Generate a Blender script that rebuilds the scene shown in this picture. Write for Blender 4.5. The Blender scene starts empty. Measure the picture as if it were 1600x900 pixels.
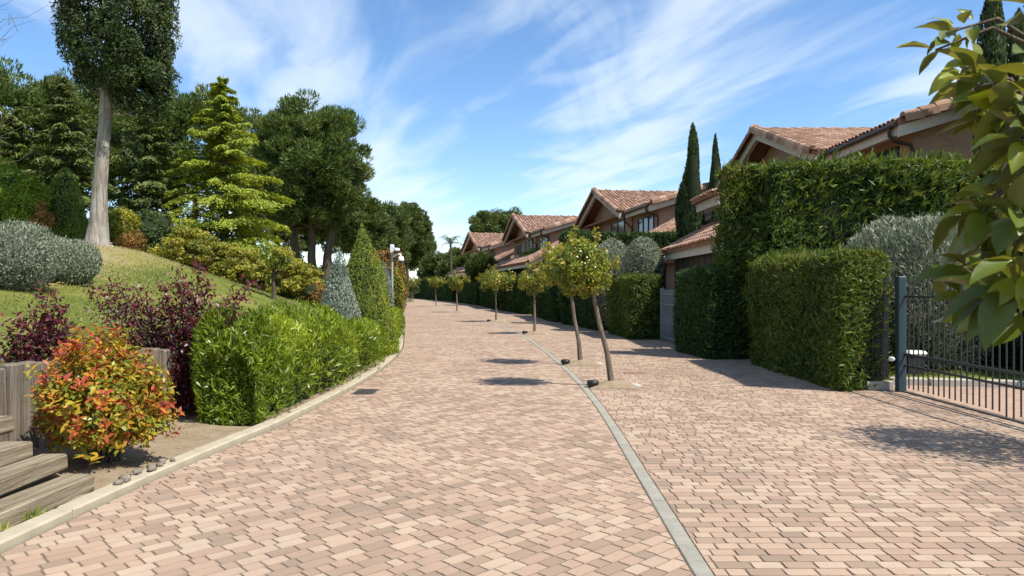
import bpy, math, random
import numpy as np
from mathutils import Vector, Matrix

rng = np.random.default_rng(7)
random.seed(7)
SC = bpy.context.scene
COL = SC.collection
PI = math.pi

# ------------------------------------------------------------------ camera
EYE = 1.6
cam_d = bpy.data.cameras.new('camera')
cam_d.sensor_width = 36.0
cam_d.lens = 36.0 * 1150.0 / 1600.0
cam_d.clip_start = 0.05
cam_d.clip_end = 6000.0
cam_d.dof.use_dof = True
cam_d.dof.focus_distance = 13.0
cam_d.dof.aperture_fstop = 11.0
cam = bpy.data.objects.new('camera', cam_d)
COL.objects.link(cam)
cam.location = (0, 0, EYE)
cam.rotation_euler = (math.radians(90.0), 0, 0)
SC.camera = cam

# ------------------------------------------------------------------ sky
SUN_EL = math.radians(57.0)
SUN_AZ = math.radians(-31.0)            # from +x towards the camera's side
sun_vec = Vector((math.cos(SUN_EL) * math.cos(SUN_AZ), math.cos(SUN_EL) * math.sin(SUN_AZ), math.sin(SUN_EL)))
world = bpy.data.worlds.new('World')
SC.world = world
world.use_nodes = True
wt = world.node_tree
wt.nodes.clear()


def wn(kind, **kw):
    n = wt.nodes.new(kind)
    for k, v in kw.items():
        setattr(n, k, v)
    return n


def wmath(op, a, b=None, clamp=False):
    n = wt.nodes.new('ShaderNodeMath')
    n.operation = op
    n.use_clamp = clamp
    for i, s in enumerate((a, b)):
        if s is None:
            continue
        if isinstance(s, (int, float)):
            n.inputs[i].default_value = s
        else:
            wt.links.new(s, n.inputs[i])
    return n.outputs[0]


sky = wn('ShaderNodeTexSky', sky_type='NISHITA')
sky.sun_disc = False
sky.sun_elevation = SUN_EL
sky.sun_rotation = math.atan2(sun_vec.x, sun_vec.y)
sky.air_density = 1.0
sky.dust_density = 0.05
sky.ozone_density = 3.0
sky.altitude = 600
tc = wn('ShaderNodeTexCoord')
sep = wn('ShaderNodeSeparateXYZ')
wt.links.new(tc.outputs['Generated'], sep.inputs[0])
zc = wmath('ADD', wmath('MAXIMUM', sep.outputs[2], 0.0), 0.045)
pu = wmath('DIVIDE', sep.outputs[0], zc)
pv = wmath('DIVIDE', sep.outputs[1], zc)
# cirrus: a layer seen as a plane overhead, long streaks that run away from the camera
cmb = wn('ShaderNodeCombineXYZ')
wt.links.new(wmath('MULTIPLY', pu, 1.0), cmb.inputs[0])
wt.links.new(wmath('MULTIPLY', pv, 0.40), cmb.inputs[1])
n1 = wn('ShaderNodeTexNoise')
n1.inputs['Scale'].default_value = 1.3
n1.inputs['Detail'].default_value = 9.0
n1.inputs['Roughness'].default_value = 0.5
n1.inputs['Distortion'].default_value = 0.9
wt.links.new(cmb.outputs[0], n1.inputs['Vector'])
cmb2 = wn('ShaderNodeCombineXYZ')
wt.links.new(wmath('ADD', wmath('MULTIPLY', pu, 2.2), wmath('MULTIPLY', pv, 0.9)), cmb2.inputs[0])
wt.links.new(wmath('SUBTRACT', wmath('MULTIPLY', pv, 0.5), wmath('MULTIPLY', pu, 0.3)), cmb2.inputs[1])
n2 = wn('ShaderNodeTexNoise')
n2.inputs['Scale'].default_value = 1.7
n2.inputs['Detail'].default_value = 10.0
n2.inputs['Roughness'].default_value = 0.52
n2.inputs['Distortion'].default_value = 0.5
wt.links.new(cmb2.outputs[0], n2.inputs['Vector'])
band = wmath('COSINE', wmath('MULTIPLY', wmath('SUBTRACT', wmath('ADD', pu, wmath('MULTIPLY', wmath('SUBTRACT', n1.outputs[0], 0.5), 1.1)), 0.62), 2 * PI / 1.55))
dens = wmath('ADD', wmath('ADD', wmath('MULTIPLY', n1.outputs[0], 0.8), wmath('MULTIPLY', n2.outputs[0], 0.75)), wmath('MULTIPLY', band, 0.17))
mr = wn('ShaderNodeMapRange')
mr.interpolation_type = 'SMOOTHSTEP'
mr.inputs['From Min'].default_value = 0.62
mr.inputs['From Max'].default_value = 1.04
mr.inputs['To Max'].default_value = 0.62
wt.links.new(dens, mr.inputs['Value'])
hs = wn('ShaderNodeHueSaturation')
hs.inputs['Saturation'].default_value = 1.12
wt.links.new(sky.outputs[0], hs.inputs['Color'])
mixc = wn('ShaderNodeMix', data_type='RGBA')
wt.links.new(mr.outputs[0], mixc.inputs['Factor'])
wt.links.new(hs.outputs[0], mixc.inputs[6])
mixc.inputs[7].default_value = (4.9, 5.4, 5.9, 1)
bg = wn('ShaderNodeBackground')
bg.inputs['Strength'].default_value = 0.13
wt.links.new(mixc.outputs[2], bg.inputs['Color'])
wo = wn('ShaderNodeOutputWorld')
wt.links.new(bg.outputs[0], wo.inputs['Surface'])

# ------------------------------------------------------------------ sun
sd = bpy.data.lights.new('sun', 'SUN')
sd.energy = 4.6
sd.angle = math.radians(0.53)
sd.color = (1.0, 0.95, 0.87)
so = bpy.data.objects.new('sun', sd)
COL.objects.link(so)
so.location = (20, -8, 34)
so.rotation_euler = (-sun_vec).to_track_quat('-Z', 'Y').to_euler()

# ------------------------------------------------------------------ exposure / render
SC.view_settings.view_transform = 'Standard'
SC.view_settings.look = 'None'
SC.view_settings.exposure = 0.66
SC.view_settings.gamma = 1.0
SC.render.engine = 'CYCLES'
SC.cycles.use_denoising = True
SC.cycles.max_bounces = 6
SC.cycles.diffuse_bounces = 3
SC.cycles.glossy_bounces = 2
SC.cycles.transmission_bounces = 4
SC.cycles.transparent_max_bounces = 4
SC.cycles.caustics_reflective = False
SC.cycles.caustics_refractive = False

# ================================================================== helpers


def tag(o, label=None, cat=None, group=None, kind=None):
    if label:
        o['label'] = label
    if cat:
        o['category'] = cat
    if group:
        o['group'] = group
    if kind:
        o['kind'] = kind
    return o


def thing(name, label, cat, loc=(0, 0, 0), rz=0.0, group=None):
    o = bpy.data.objects.new(name, None)
    o.empty_display_size = 0.2
    COL.objects.link(o)
    o.location = loc
    o.rotation_euler = (0, 0, rz)
    return tag(o, label, cat, group)


def setting(name, loc=(0, 0, 0)):
    o = bpy.data.objects.new(name, None)
    COL.objects.link(o)
    o.location = loc
    o['kind'] = 'structure'
    return o


def link(name, me, mat, parent=None, loc=None, rot=None, kind=None):
    o = bpy.data.objects.new(name, me)
    COL.objects.link(o)
    if mat is not None and len(me.materials) == 0:
        me.materials.append(mat)
    if parent is not None:
        o.parent = parent
    if loc is not None:
        o.location = loc
    if rot is not None:
        o.rotation_euler = rot
    if kind:
        o['kind'] = kind
    return o


class MB:
    """collects polygons for ONE mesh"""

    def __init__(self):
        self.v = []
        self.f = []
        self.sm = []

    def add(self, vs, fs, smooth=False):
        b = len(self.v)
        self.v.extend([tuple(map(float, p)) for p in vs])
        for f in fs:
            self.f.append([i + b for i in f])
            self.sm.append(smooth)

    def box(self, c, s, rz=0.0, bev=0.0):
        cx, cy, cz = c
        hx, hy, hz = s[0] / 2, s[1] / 2, s[2] / 2
        ca, sa = math.cos(rz), math.sin(rz)

        def T(x, y, z):
            return (cx + x * ca - y * sa, cy + x * sa + y * ca, cz + z)
        if bev <= 0:
            vs = [T(x, y, z) for z in (-hz, hz) for x, y in ((-hx, -hy), (hx, -hy), (hx, hy), (-hx, hy))]
            fs = [(3, 2, 1, 0), (4, 5, 6, 7), (0, 1, 5, 4), (1, 2, 6, 5), (2, 3, 7, 6), (3, 0, 4, 7)]
        else:
            b = min(bev, hx * .9, hy * .9, hz * .9)
            rings = [(-hz, b), (-hz + b, 0), (hz - b, 0), (hz, b)]
            vs = []
            for z, i in rings:
                x, y, k = hx - i, hy - i, (b if i == 0 else b * .5)
                vs += [T(-x + k, -y, z), T(x - k, -y, z), T(x, -y + k, z), T(x, y - k, z), T(x - k, y, z), T(-x + k, y, z), T(-x, y - k, z), T(-x, -y + k, z)]
            fs = [tuple(range(7, -1, -1)), tuple(range(24, 32))]
            for r in range(3):
                for i in range(8):
                    j = (i + 1) % 8
                    fs.append((r * 8 + i, r * 8 + j, r * 8 + 8 + j, r * 8 + 8 + i))
        self.add(vs, fs)
        return self

    def prism(self, poly, axis, a, b):
        """polygon of 2-d points extruded along axis ('x','y','z') from a to b"""
        n = len(poly)

        def P(p, t):
            if axis == 'y':
                return (p[0], t, p[1])
            if axis == 'x':
                return (t, p[0], p[1])
            return (p[0], p[1], t)
        vs = [P(p, a) for p in poly] + [P(p, b) for p in poly]
        fs = [tuple(range(n)), tuple(range(2 * n - 1, n - 1, -1))]
        for i in range(n):
            j = (i + 1) % n
            fs.append((i, i + n, j + n, j))
        self.add(vs, fs)
        return self

    def slab(self, quad, th):
        """a sloping quad (4 points, top side) given a thickness downwards"""
        q = [Vector(p) for p in quad]
        lo = [p - Vector((0, 0, th)) for p in q]
        n = len(q)
        fs = [tuple(range(n)), tuple(range(2 * n - 1, n - 1, -1))]
        for i in range(n):
            j = (i + 1) % n
            fs.append((i, i + n, j + n, j))
        self.add(q + lo, fs)
        return self

    def tube(self, pts, rad, seg=8, caps=True):
        pts = [Vector(p) for p in pts]
        n = len(pts)
        if isinstance(rad, (int, float)):
            rad = [rad] * n
        vs = []
        prev = None
        for i in range(n):
            d = (pts[min(i + 1, n - 1)] - pts[max(i - 1, 0)])
            d = d.normalized() if d.length > 1e-9 else Vector((0, 0, 1))
            if prev is None:
                a = Vector((1, 0, 0)) if abs(d.x) < .8 else Vector((0, 1, 0))
                u = d.cross(a).normalized()
            else:
                u = (prev - d * prev.dot(d)).normalized()
            prev = u
            w = d.cross(u)
            for k in range(seg):
                t = 2 * PI * k / seg
                vs.append(pts[i] + (u * math.cos(t) + w * math.sin(t)) * rad[i])
        fs = []
        for i in range(n - 1):
            for k in range(seg):
                j = (k + 1) % seg
                fs.append((i * seg + k, i * seg + j, (i + 1) * seg + j, (i + 1) * seg + k))
        self.add(vs, fs, True)
        if caps:
            self.add(vs[:seg], [tuple(range(seg - 1, -1, -1))])
            self.add(vs[-seg:], [tuple(range(seg))])
        return self

    def lathe(self, prof, c=(0, 0, 0), seg=14):
        vs = []
        for r, z in prof:
            for k in range(seg):
                t = 2 * PI * k / seg
                vs.append((c[0] + r * math.cos(t), c[1] + r * math.sin(t), c[2] + z))
        fs = []
        for i in range(len(prof) - 1):
            for k in range(seg):
                j = (k + 1) % seg
                fs.append((i * seg + k, i * seg + j, (i + 1) * seg + j, (i + 1) * seg + k))
        fs.append(tuple(range(seg - 1, -1, -1)))
        fs.append(tuple(range((len(prof) - 1) * seg, len(prof) * seg)))
        self.add(vs, fs, True)
        return self

    def mesh(self, name):
        me = bpy.data.meshes.new(name)
        me.from_pydata(self.v, [], self.f)
        me.polygons.foreach_set('use_smooth', self.sm)
        me.update()
        return me

    def build(self, name, mat, parent=None, loc=None, rot=None, kind=None):
        return link(name, self.mesh(name), mat, parent, loc, rot, kind)


def quads_mesh(name, co, nper, tone=None, smooth=False):
    """co: (n, nper, 3) -> mesh of n separate polygons of nper corners"""
    n = co.shape[0]
    me = bpy.data.meshes.new(name)
    me.vertices.add(n * nper)
    me.vertices.foreach_set('co', np.ascontiguousarray(co, dtype=np.float32).ravel())
    me.loops.add(n * nper)
    me.loops.foreach_set('vertex_index', np.arange(n * nper, dtype=np.int32))
    me.polygons.add(n)
    me.polygons.foreach_set('loop_start', np.arange(0, n * nper, nper, dtype=np.int32))
    me.polygons.foreach_set('loop_total', np.full(n, nper, dtype=np.int32))
    me.update(calc_edges=True)
    if tone is not None:
        at = me.attributes.new('tone', 'FLOAT', 'FACE')
        at.data.foreach_set('value', np.clip(tone, 0, 1).astype(np.float32))
    return me


def unit(a):
    return a / np.maximum(np.linalg.norm(a, axis=-1, keepdims=True), 1e-9)


def rdir(n):
    return unit(rng.normal(size=(n, 3)))


class Leaves:
    """collects leaf blades; every blade is a folded rhombus"""

    def __init__(self):
        self.co = []
        self.t = []

    def add(self, P, D, N, L, W, tone, fold=0.12):
        n = len(P)
        if n == 0:
            return self
        D = unit(D)
        S = unit(np.cross(D, N) + rng.normal(scale=1e-3, size=(n, 3)))
        U = np.cross(S, D)
        L = np.broadcast_to(np.asarray(L, float), (n,))[:, None]
        W = np.broadcast_to(np.asarray(W, float), (n,))[:, None]
        mid = P - D * L * 0.06 + U * W * fold
        co = np.stack([P - D * L * .5, mid + S * W * .5, P + D * L * .5 - U * L * .08, mid - S * W * .5], 1)
        self.co.append(co)
        self.t.append(np.broadcast_to(np.asarray(tone, float), (n,)))
        return self

    def build(self, name, mat, parent, kind=None):
        co = np.concatenate(self.co)
        if parent is not None:
            M = np.array(parent.matrix_basis.inverted())
            co = co @ M[:3, :3].T + M[:3, 3]
        me = quads_mesh(name, co, 4, np.concatenate(self.t))
        return link(name, me, mat, parent, kind=kind)


class Lump:
    """smooth pseudo-noise in 3-d from a few sine waves"""

    def __init__(self, freq, n=9):
        self.k = rdir(n) * freq * rng.uniform(.5, 1.7, (n, 1))
        self.p = rng.uniform(0, 2 * PI, n)
        self.n = n

    def __call__(self, P):
        return np.sin(P @ self.k.T + self.p).sum(-1) / math.sqrt(self.n / 2)


def curve_fn(pts):
    ys = np.array([p[0] for p in pts], float)
    xs = np.array([p[1] for p in pts], float)
    m = np.gradient(xs, ys)

    def f(y):
        y = np.asarray(y, float)
        yy = np.clip(y, ys[0], ys[-1])
        i = np.clip(np.searchsorted(ys, yy) - 1, 0, len(ys) - 2)
        h = ys[i + 1] - ys[i]
        t = (yy - ys[i]) / h
        r = ((2 * t**3 - 3 * t**2 + 1) * xs[i] + (t**3 - 2 * t**2 + t) * h * m[i] +
             (-2 * t**3 + 3 * t**2) * xs[i + 1] + (t**3 - t**2) * h * m[i + 1])
        r = r + np.where(y < ys[0], (y - ys[0]) * m[0], 0) + np.where(y > ys[-1], (y - ys[-1]) * m[-1], 0)
        return r
    return f


# left kerb, strip in the paving, line of the garden hedges: x as a function of y
xL = curve_fn([(-4, -3.3), (4.5, -3.11), (6.4, -2.98), (8.4, -2.74), (11.7, -2.56), (15, -2.58), (19, -2.86), (23, -3.4), (37, -5.5), (53, -8.0), (92, -14.2), (130, -21)])
xS = curve_fn([(-4, 1.0), (4.1, 1.07), (6, 1.11), (9.7, 1.18), (11.5, 1.17), (15, 1.05), (19.4, .80), (24, .42), (35, -1.2), (48, -4.1), (66, -7.3), (92, -12), (130, -19)])
xH = curve_fn([(-4, 5.0), (11.4, 5.0), (16, 4.8), (19, 4.3), (23, 3.7), (26.5, 3.4), (32, 2.35), (38, 1.6), (46, .6), (50, -.4), (68, -3.3), (78, -5.1), (92, -8.9), (115, -15), (130, -19)])


def smooth01(t):
    t = np.clip(t, 0, 1)
    return t * t * (3 - 2 * t)


def ground(x, y):
    """height of the lawn bank left of the kerb"""
    x = np.asarray(x, float)
    y = np.asarray(y, float)
    d = np.maximum(xL(y) - x, 0.0)
    a = np.interp(y, [4, 10, 13, 20, 60], [.62, .55, .40, .05, .05])
    b = np.interp(y, [4, 10, 13, 15, 20, 24, 60], [.14, .15, .19, .23, .355, .33, .22])
    z = a * smooth01(d / 1.4) + b * d
    top = a + b * 8.2
    over = np.maximum(d - 7.2, 0)
    z = np.where(d > 7.2, (a + b * 7.2) + (b * 1.0) * (1 - np.exp(-over / 1.5)) * 1.3 - .045 * over, z)
    return z

# ================================================================== materials
class NT:
    def __init__(self, name):
        self.m = bpy.data.materials.new(name)
        self.m.use_nodes = True
        self.t = self.m.node_tree
        self.t.nodes.clear()
        self.out = self.n('ShaderNodeOutputMaterial')
        self.bs = self.n('ShaderNodeBsdfPrincipled')
        self.l(self.bs.outputs[0], self.out.inputs['Surface'])

    def n(self, kind, **kw):
        q = self.t.nodes.new(kind)
        for k, v in kw.items():
            setattr(q, k, v)
        return q

    def l(self, a, b):
        self.t.links.new(a, b)

    def noise(self, scale, detail=4, rough=.55, vec=None, coord='Object', stretch=None, dist=0.0):
        q = self.n('ShaderNodeTexNoise')
        q.inputs['Scale'].default_value = scale
        q.inputs['Detail'].default_value = detail
        q.inputs['Roughness'].default_value = rough
        q.inputs['Distortion'].default_value = dist
        if vec is None:
            vec = self.coord(coord)
        if stretch:
            mp = self.n('ShaderNodeMapping')
            mp.inputs['Scale'].default_value = stretch
            self.l(vec, mp.inputs[0])
            vec = mp.outputs[0]
        self.l(vec, q.inputs['Vector'])
        return q.outputs[0]

    def coord(self, kind='Object'):
        if kind == 'World':
            g = self.n('ShaderNodeNewGeometry')
            return g.outputs['Position']
        return self.n('ShaderNodeTexCoord').outputs[kind]

    def ramp(self, fac, stops, interp='LINEAR'):
        r = self.n('ShaderNodeValToRGB')
        r.color_ramp.interpolation = interp
        el = r.color_ramp.elements
        while len(el) < len(stops):
            el.new(0.5)
        for e, (p, c) in zip(el, stops):
            e.position = p
            e.color = (c[0], c[1], c[2], 1)
        self.l(fac, r.inputs[0])
        return r.outputs[0]

    def mix(self, fac, a, b, mode='MIX'):
        q = self.n('ShaderNodeMix', data_type='RGBA', blend_type=mode)
        for i, s in ((0, fac), (6, a), (7, b)):
            if isinstance(s, (int, float)):
                q.inputs[i].default_value = s
            elif isinstance(s, tuple):
                q.inputs[i].default_value = (s[0], s[1], s[2], 1)
            else:
                self.l(s, q.inputs[i])
        return q.outputs[2]

    def math(self, op, a, b=None, clamp=False):
        q = self.n('ShaderNodeMath', operation=op, use_clamp=clamp)
        for i, s in enumerate((a, b)):
            if s is None:
                continue
            if isinstance(s, (int, float)):
                q.inputs[i].default_value = s
            else:
                self.l(s, q.inputs[i])
        return q.outputs[0]

    def maprange(self, v, a, b, c=0.0, d=1.0):
        q = self.n('ShaderNodeMapRange')
        q.inputs['From Min'].default_value = a
        q.inputs['From Max'].default_value = b
        q.inputs['To Min'].default_value = c
        q.inputs['To Max'].default_value = d
        self.l(v, q.inputs['Value'])
        return q.outputs[0]

    def bump(self, h, strength=.4, dist=.01):
        b = self.n('ShaderNodeBump')
        b.inputs['Strength'].default_value = strength
        b.inputs['Distance'].default_value = dist
        self.l(h, b.inputs['Height'])
        self.l(b.outputs[0], self.bs.inputs['Normal'])

    def base(self, c, rough=.8, spec=.3, metal=0.0):
        if isinstance(c, tuple):
            self.bs.inputs['Base Color'].default_value = (c[0], c[1], c[2], 1)
        else:
            self.l(c, self.bs.inputs['Base Color'])
        self.bs.inputs['Roughness'].default_value = rough
        self.bs.inputs['Specular IOR Level'].default_value = spec
        self.bs.inputs['Metallic'].default_value = metal
        return self


def leaf_mat(name, stops, rough=.55, spec=.3, transl=.36, warm=(1.2, 1.12, .5)):
    q = NT(name)
    a = q.n('ShaderNodeAttribute', attribute_name='tone')
    c = q.ramp(a.outputs['Fac'], stops)
    q.base(c, rough, spec)
    tr = q.n('ShaderNodeBsdfTranslucent')
    q.l(q.mix(1.0, c, warm, 'MULTIPLY'), tr.inputs[0])
    mx = q.n('ShaderNodeMixShader')
    mx.inputs[0].default_value = transl
    q.l(q.bs.outputs[0], mx.inputs[1])
    q.l(tr.outputs[0], mx.inputs[2])
    q.l(mx.outputs[0], q.out.inputs['Surface'])
    return q.m


def plain(name, c, rough=.6, spec=.3, metal=0.0, nz=.12, scale=6.0, bump=0.0):
    q = NT(name)
    f = q.noise(scale, 5, .6)
    c2 = tuple(min(1, x * (1 + nz * 1.5)) for x in c)
    c1 = tuple(x * (1 - nz * 1.5) for x in c)
    q.base(q.ramp(f, [(.3, c1), (.7, c2)]), rough, spec, metal)
    if bump:
        q.bump(q.noise(scale * 8, 4, .6), bump, .01)
    return q.m


M = {}
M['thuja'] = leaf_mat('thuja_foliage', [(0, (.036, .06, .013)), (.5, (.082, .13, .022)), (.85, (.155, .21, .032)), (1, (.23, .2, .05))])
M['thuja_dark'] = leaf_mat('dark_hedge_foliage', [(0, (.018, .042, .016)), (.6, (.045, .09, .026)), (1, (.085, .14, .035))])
M['cypress'] = leaf_mat('cypress_foliage', [(0, (.026, .045, .016)), (.55, (.06, .09, .025)), (.85, (.11, .14, .033)), (1, (.18, .16, .05))], transl=.18)
M['pine'] = leaf_mat('pine_foliage', [(0, (.052, .084, .022)), (.5, (.11, .16, .038)), (.88, (.175, .225, .052)), (1, (.3, .23, .1))], transl=.3)
M['pine_far'] = leaf_mat('far_pine_foliage', [(0, (.055, .082, .026)), (.5, (.105, .145, .04)), (1, (.16, .2, .055))], transl=.3)
M['cedar_gold'] = leaf_mat('golden_cedar_foliage', [(0, (.09, .135, .018)), (.45, (.21, .27, .03)), (1, (.38, .42, .045))], transl=.3)
M['cedar'] = leaf_mat('cedar_foliage', [(0, (.045, .065, .018)), (.5, (.095, .13, .03)), (1, (.18, .21, .045))], transl=.22)
M['oleander'] = leaf_mat('oleander_foliage', [(0, (.08, .13, .014)), (.5, (.195, .27, .022)), (1, (.38, .44, .034))], rough=.38, spec=.45, transl=.36)
M['photinia'] = leaf_mat('photinia_foliage', [(0, (.07, .12, .02)), (.2, (.21, .25, .025)), (.36, (.42, .33, .03)), (.52, (.5, .22, .028)), (.68, (.42, .085, .03)), (1, (.4, .075, .055))], rough=.4, spec=.3, transl=.32, warm=(1.2, .85, .5))
M['plum'] = leaf_mat('purple_plum_foliage', [(0, (.035, .012, .016)), (.5, (.085, .02, .027)), (1, (.21, .038, .045))], rough=.42, spec=.4, transl=.25, warm=(1.4, .5, .5))
M['grey'] = leaf_mat('grey_foliage', [(0, (.13, .15, .1)), (.5, (.25, .275, .19)), (1, (.4, .42, .32))], transl=.15)
M['greencone'] = leaf_mat('green_cone_foliage', [(0, (.11, .16, .024)), (.55, (.22, .28, .034)), (.85, (.32, .34, .048)), (1, (.36, .19, .045))], transl=.22)
M['greycone'] = leaf_mat('grey_cone_foliage', [(0, (.13, .17, .13)), (.5, (.26, .31, .24)), (.9, (.4, .43, .35)), (1, (.35, .28, .2))], transl=.15)
M['yellow'] = leaf_mat('yellow_shrub_foliage', [(0, (.07, .095, .018)), (.4, (.22, .23, .028)), (.8, (.42, .38, .04)), (1, (.48, .36, .08))], transl=.3)
M['standard'] = leaf_mat('street_tree_foliage', [(0, (.07, .11, .018)), (.45, (.19, .235, .028)), (.85, (.38, .37, .035)), (1, (.4, .2, .04))], rough=.35, spec=.45, transl=.32)
M['bright'] = leaf_mat('bright_shrub_foliage', [(0, (.08, .14, .018)), (.5, (.19, .28, .025)), (1, (.42, .45, .04))], transl=.35)
M['rust'] = leaf_mat('rusty_shrub_foliage', [(0, (.1, .09, .03)), (.5, (.28, .15, .04)), (1, (.4, .2, .06))], transl=.3)
M['gold'] = leaf_mat('golden_shrub_foliage', [(0, (.3, .28, .03)), (1, (.75, .55, .04))], transl=.35)
M['palm'] = leaf_mat('palm_foliage', [(0, (.05, .08, .03)), (1, (.14, .18, .06))], transl=.25)
M['shrub'] = leaf_mat('dark_shrub_foliage', [(0, (.028, .05, .018)), (.6, (.06, .1, .028)), (1, (.14, .16, .035))], transl=.25)
M['grass'] = leaf_mat('grass_blades', [(0, (.085, .12, .02)), (.5, (.165, .19, .035)), (.8, (.26, .235, .08)), (1, (.33, .27, .13))], transl=.3)
M['litter'] = leaf_mat('dry_leaves', [(0, (.07, .045, .025)), (1, (.26, .17, .08))], transl=.1)
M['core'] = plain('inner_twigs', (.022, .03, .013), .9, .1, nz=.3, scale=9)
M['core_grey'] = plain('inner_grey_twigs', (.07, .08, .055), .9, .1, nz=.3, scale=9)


def mk_bark(name, a, b, scale=7):
    q = NT(name)
    f = q.noise(scale, 6, .65, stretch=(1, 1, .16), dist=.6)
    q.base(q.ramp(f, [(.28, a), (.66, b)]), .9, .15)
    q.bump(q.noise(scale * 1.6, 6, .7, stretch=(1, 1, .10), dist=.6), 1.0, .09)
    return q.m


M['bark_pale'] = mk_bark('pale_bark', (.15, .12, .09), (.46, .415, .345), 9)
M['bark'] = mk_bark('brown_bark', (.055, .042, .03), (.16, .125, .092))
M['bark_street'] = mk_bark('street_tree_bark', (.13, .1, .07), (.33, .26, .19), 22)
M['twig'] = mk_bark('grey_twig', (.2, .17, .14), (.36, .32, .27), 14)


def paver_mat(name, tone_from):
    q = NT(name)
    if tone_from == 'object':
        oi = q.n('ShaderNodeObjectInfo')
        sx = q.n('ShaderNodeSeparateColor')
        q.l(oi.outputs['Color'], sx.inputs[0])
        tone = sx.outputs[0]
    elif tone_from == 'attr':
        tone = q.n('ShaderNodeAttribute', attribute_name='tone').outputs['Fac']
    else:
        br = q.n('ShaderNodeTexBrick')
        br.inputs['Scale'].default_value = 1.0
        br.inputs['Brick Width'].default_value = .2
        br.inputs['Row Height'].default_value = .13
        br.inputs['Mortar Size'].default_value = .006
        br.inputs['Color1'].default_value = (0, 0, 0, 1)
        br.inputs['Color2'].default_value = (1, 1, 1, 1)
        br.inputs['Mortar'].default_value = (.1, .1, .1, 1)
        q.l(q.coord('World'), br.inputs['Vector'])
        tone = br.outputs['Color']
    pos = q.coord('World')
    big = q.noise(.55, 3, .5, vec=pos)
    fine = q.noise(140, 3, .6, vec=pos)
    mid = q.noise(11, 5, .65, vec=pos)
    t2 = q.math('ADD', tone, q.math('MULTIPLY', q.math('SUBTRACT', big, .5), 1.0), True)
    c = q.ramp(t2, [(0, (.25, .18, .125)), (.22, (.285, .2, .14)), (.42, (.335, .226, .158)), (.62, (.38, .26, .182)), (.82, (.41, .293, .205)), (1, (.435, .325, .23))])
    c = q.mix(q.maprange(fine, .35, .65, .0, .16), c, (.2, .16, .12))
    c = q.mix(q.maprange(mid, .5, .8, .0, .45), c, (.25, .2, .15))
    st = q.noise(2.3, 6, .7, vec=pos, dist=1.2)
    c = q.mix(q.maprange(st, .56, .74, .0, .38), c, (.23, .19, .15))
    st2 = q.noise(.33, 4, .6, vec=pos, stretch=(1.6, .35, 1))
    c = q.mix(q.maprange(st2, .55, .72, .0, .25), c, (.24, .2, .165))
    q.base(c, .88, .2)
    q.bump(q.noise(90, 4, .7, vec=pos), .35, .006)
    return q.m


M['paver_obj'] = paver_mat('paver_single', 'object')
M['paver'] = paver_mat('paver_field', 'attr')
M['paver_far'] = paver_mat('paver_far', 'brick')


def soil_mat(name, a, b, sc=5, bump=.6):
    q = NT(name)
    f = q.noise(sc, 8, .68, coord='World' if False else 'Object')
    g = q.noise(sc * 16, 4, .7)
    c = q.ramp(f, [(.3, a), (.68, b)])
    c = q.mix(q.maprange(g, .3, .75, 0, .4), c, tuple(x * .5 for x in a))
    q.base(c, .95, .1)
    q.bump(g, bump, .03)
    return q.m


def joint_mat():
    q = NT('joint_sand')
    pos = q.coord('World')
    f = q.noise(3.1, 6, .65, vec=pos)
    c = q.ramp(f, [(.3, (.125, .098, .068)), (.6, (.19, .15, .105)), (.75, (.095, .11, .045))])
    q.base(c, .95, .1)
    return q.m


M['joint'] = joint_mat()
M['soil'] = soil_mat('sandy_soil', (.24, .175, .11), (.38, .30, .2), 4)
M['soil_dark'] = soil_mat('garden_soil', (.13, .095, .06), (.26, .19, .12), 4)
M['concrete'] = soil_mat('kerb_concrete', (.36, .31, .22), (.47, .41, .30), 5, .25)
M['strip'] = soil_mat('strip_concrete', (.285, .265, .21), (.41, .385, .315), 9, .5)
M['pale_conc'] = soil_mat('pale_concrete', (.42, .38, .32), (.52, .48, .41), 3, .2)


def lawn_mat():
    q = NT('lawn_turf')
    pos = q.coord('World')
    f = q.noise(.55, 6, .62, vec=pos, dist=.8)
    g = q.noise(26, 5, .7, vec=pos)
    a = q.n('ShaderNodeAttribute', attribute_name='dry')
    d = q.math('ADD', a.outputs['Fac'], q.math('MULTIPLY', q.math('SUBTRACT', f, .5), 2.3), True)
    c = q.ramp(d, [(0, (.10, .135, .022)), (.3, (.175, .19, .035)), (.55, (.27, .235, .08)), (.8, (.35, .27, .14)), (1, (.38, .29, .17))])
    c = q.mix(q.maprange(g, .35, .7, .0, .45), c, (.12, .115, .035))
    q.base(c, .95, .1)
    q.bump(g, .8, .05)
    return q.m


M['lawn'] = lawn_mat()
M['turf'] = soil_mat('garden_lawn', (.13, .17, .03), (.27, .29, .06), 3)
M['field'] = soil_mat('dry_field', (.18, .18, .07), (.3, .27, .13), .2, .2)


def wood_mat(name, a, b, axis=(1, .06, 1)):
    q = NT(name)
    f = q.noise(14, 7, .7, stretch=axis, dist=.5)
    g = q.noise(3, 4, .6)
    c = q.ramp(f, [(.3, tuple(x * .35 for x in a)), (.42, a), (.68, b)])
    c = q.mix(q.maprange(g, .35, .75, 0, .35), c, tuple(x * .55 for x in a))
    q.base(c, .9, .15)
    q.bump(q.noise(22, 7, .75, stretch=axis, dist=.6), 1.0, .03)
    return q.m


M['sleeper'] = wood_mat('weathered_sleeper', (.22, .175, .115), (.40, .335, .235))
M['palisade'] = wood_mat('weathered_post', (.165, .135, .1), (.32, .275, .215), (1, 1, .07))


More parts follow.
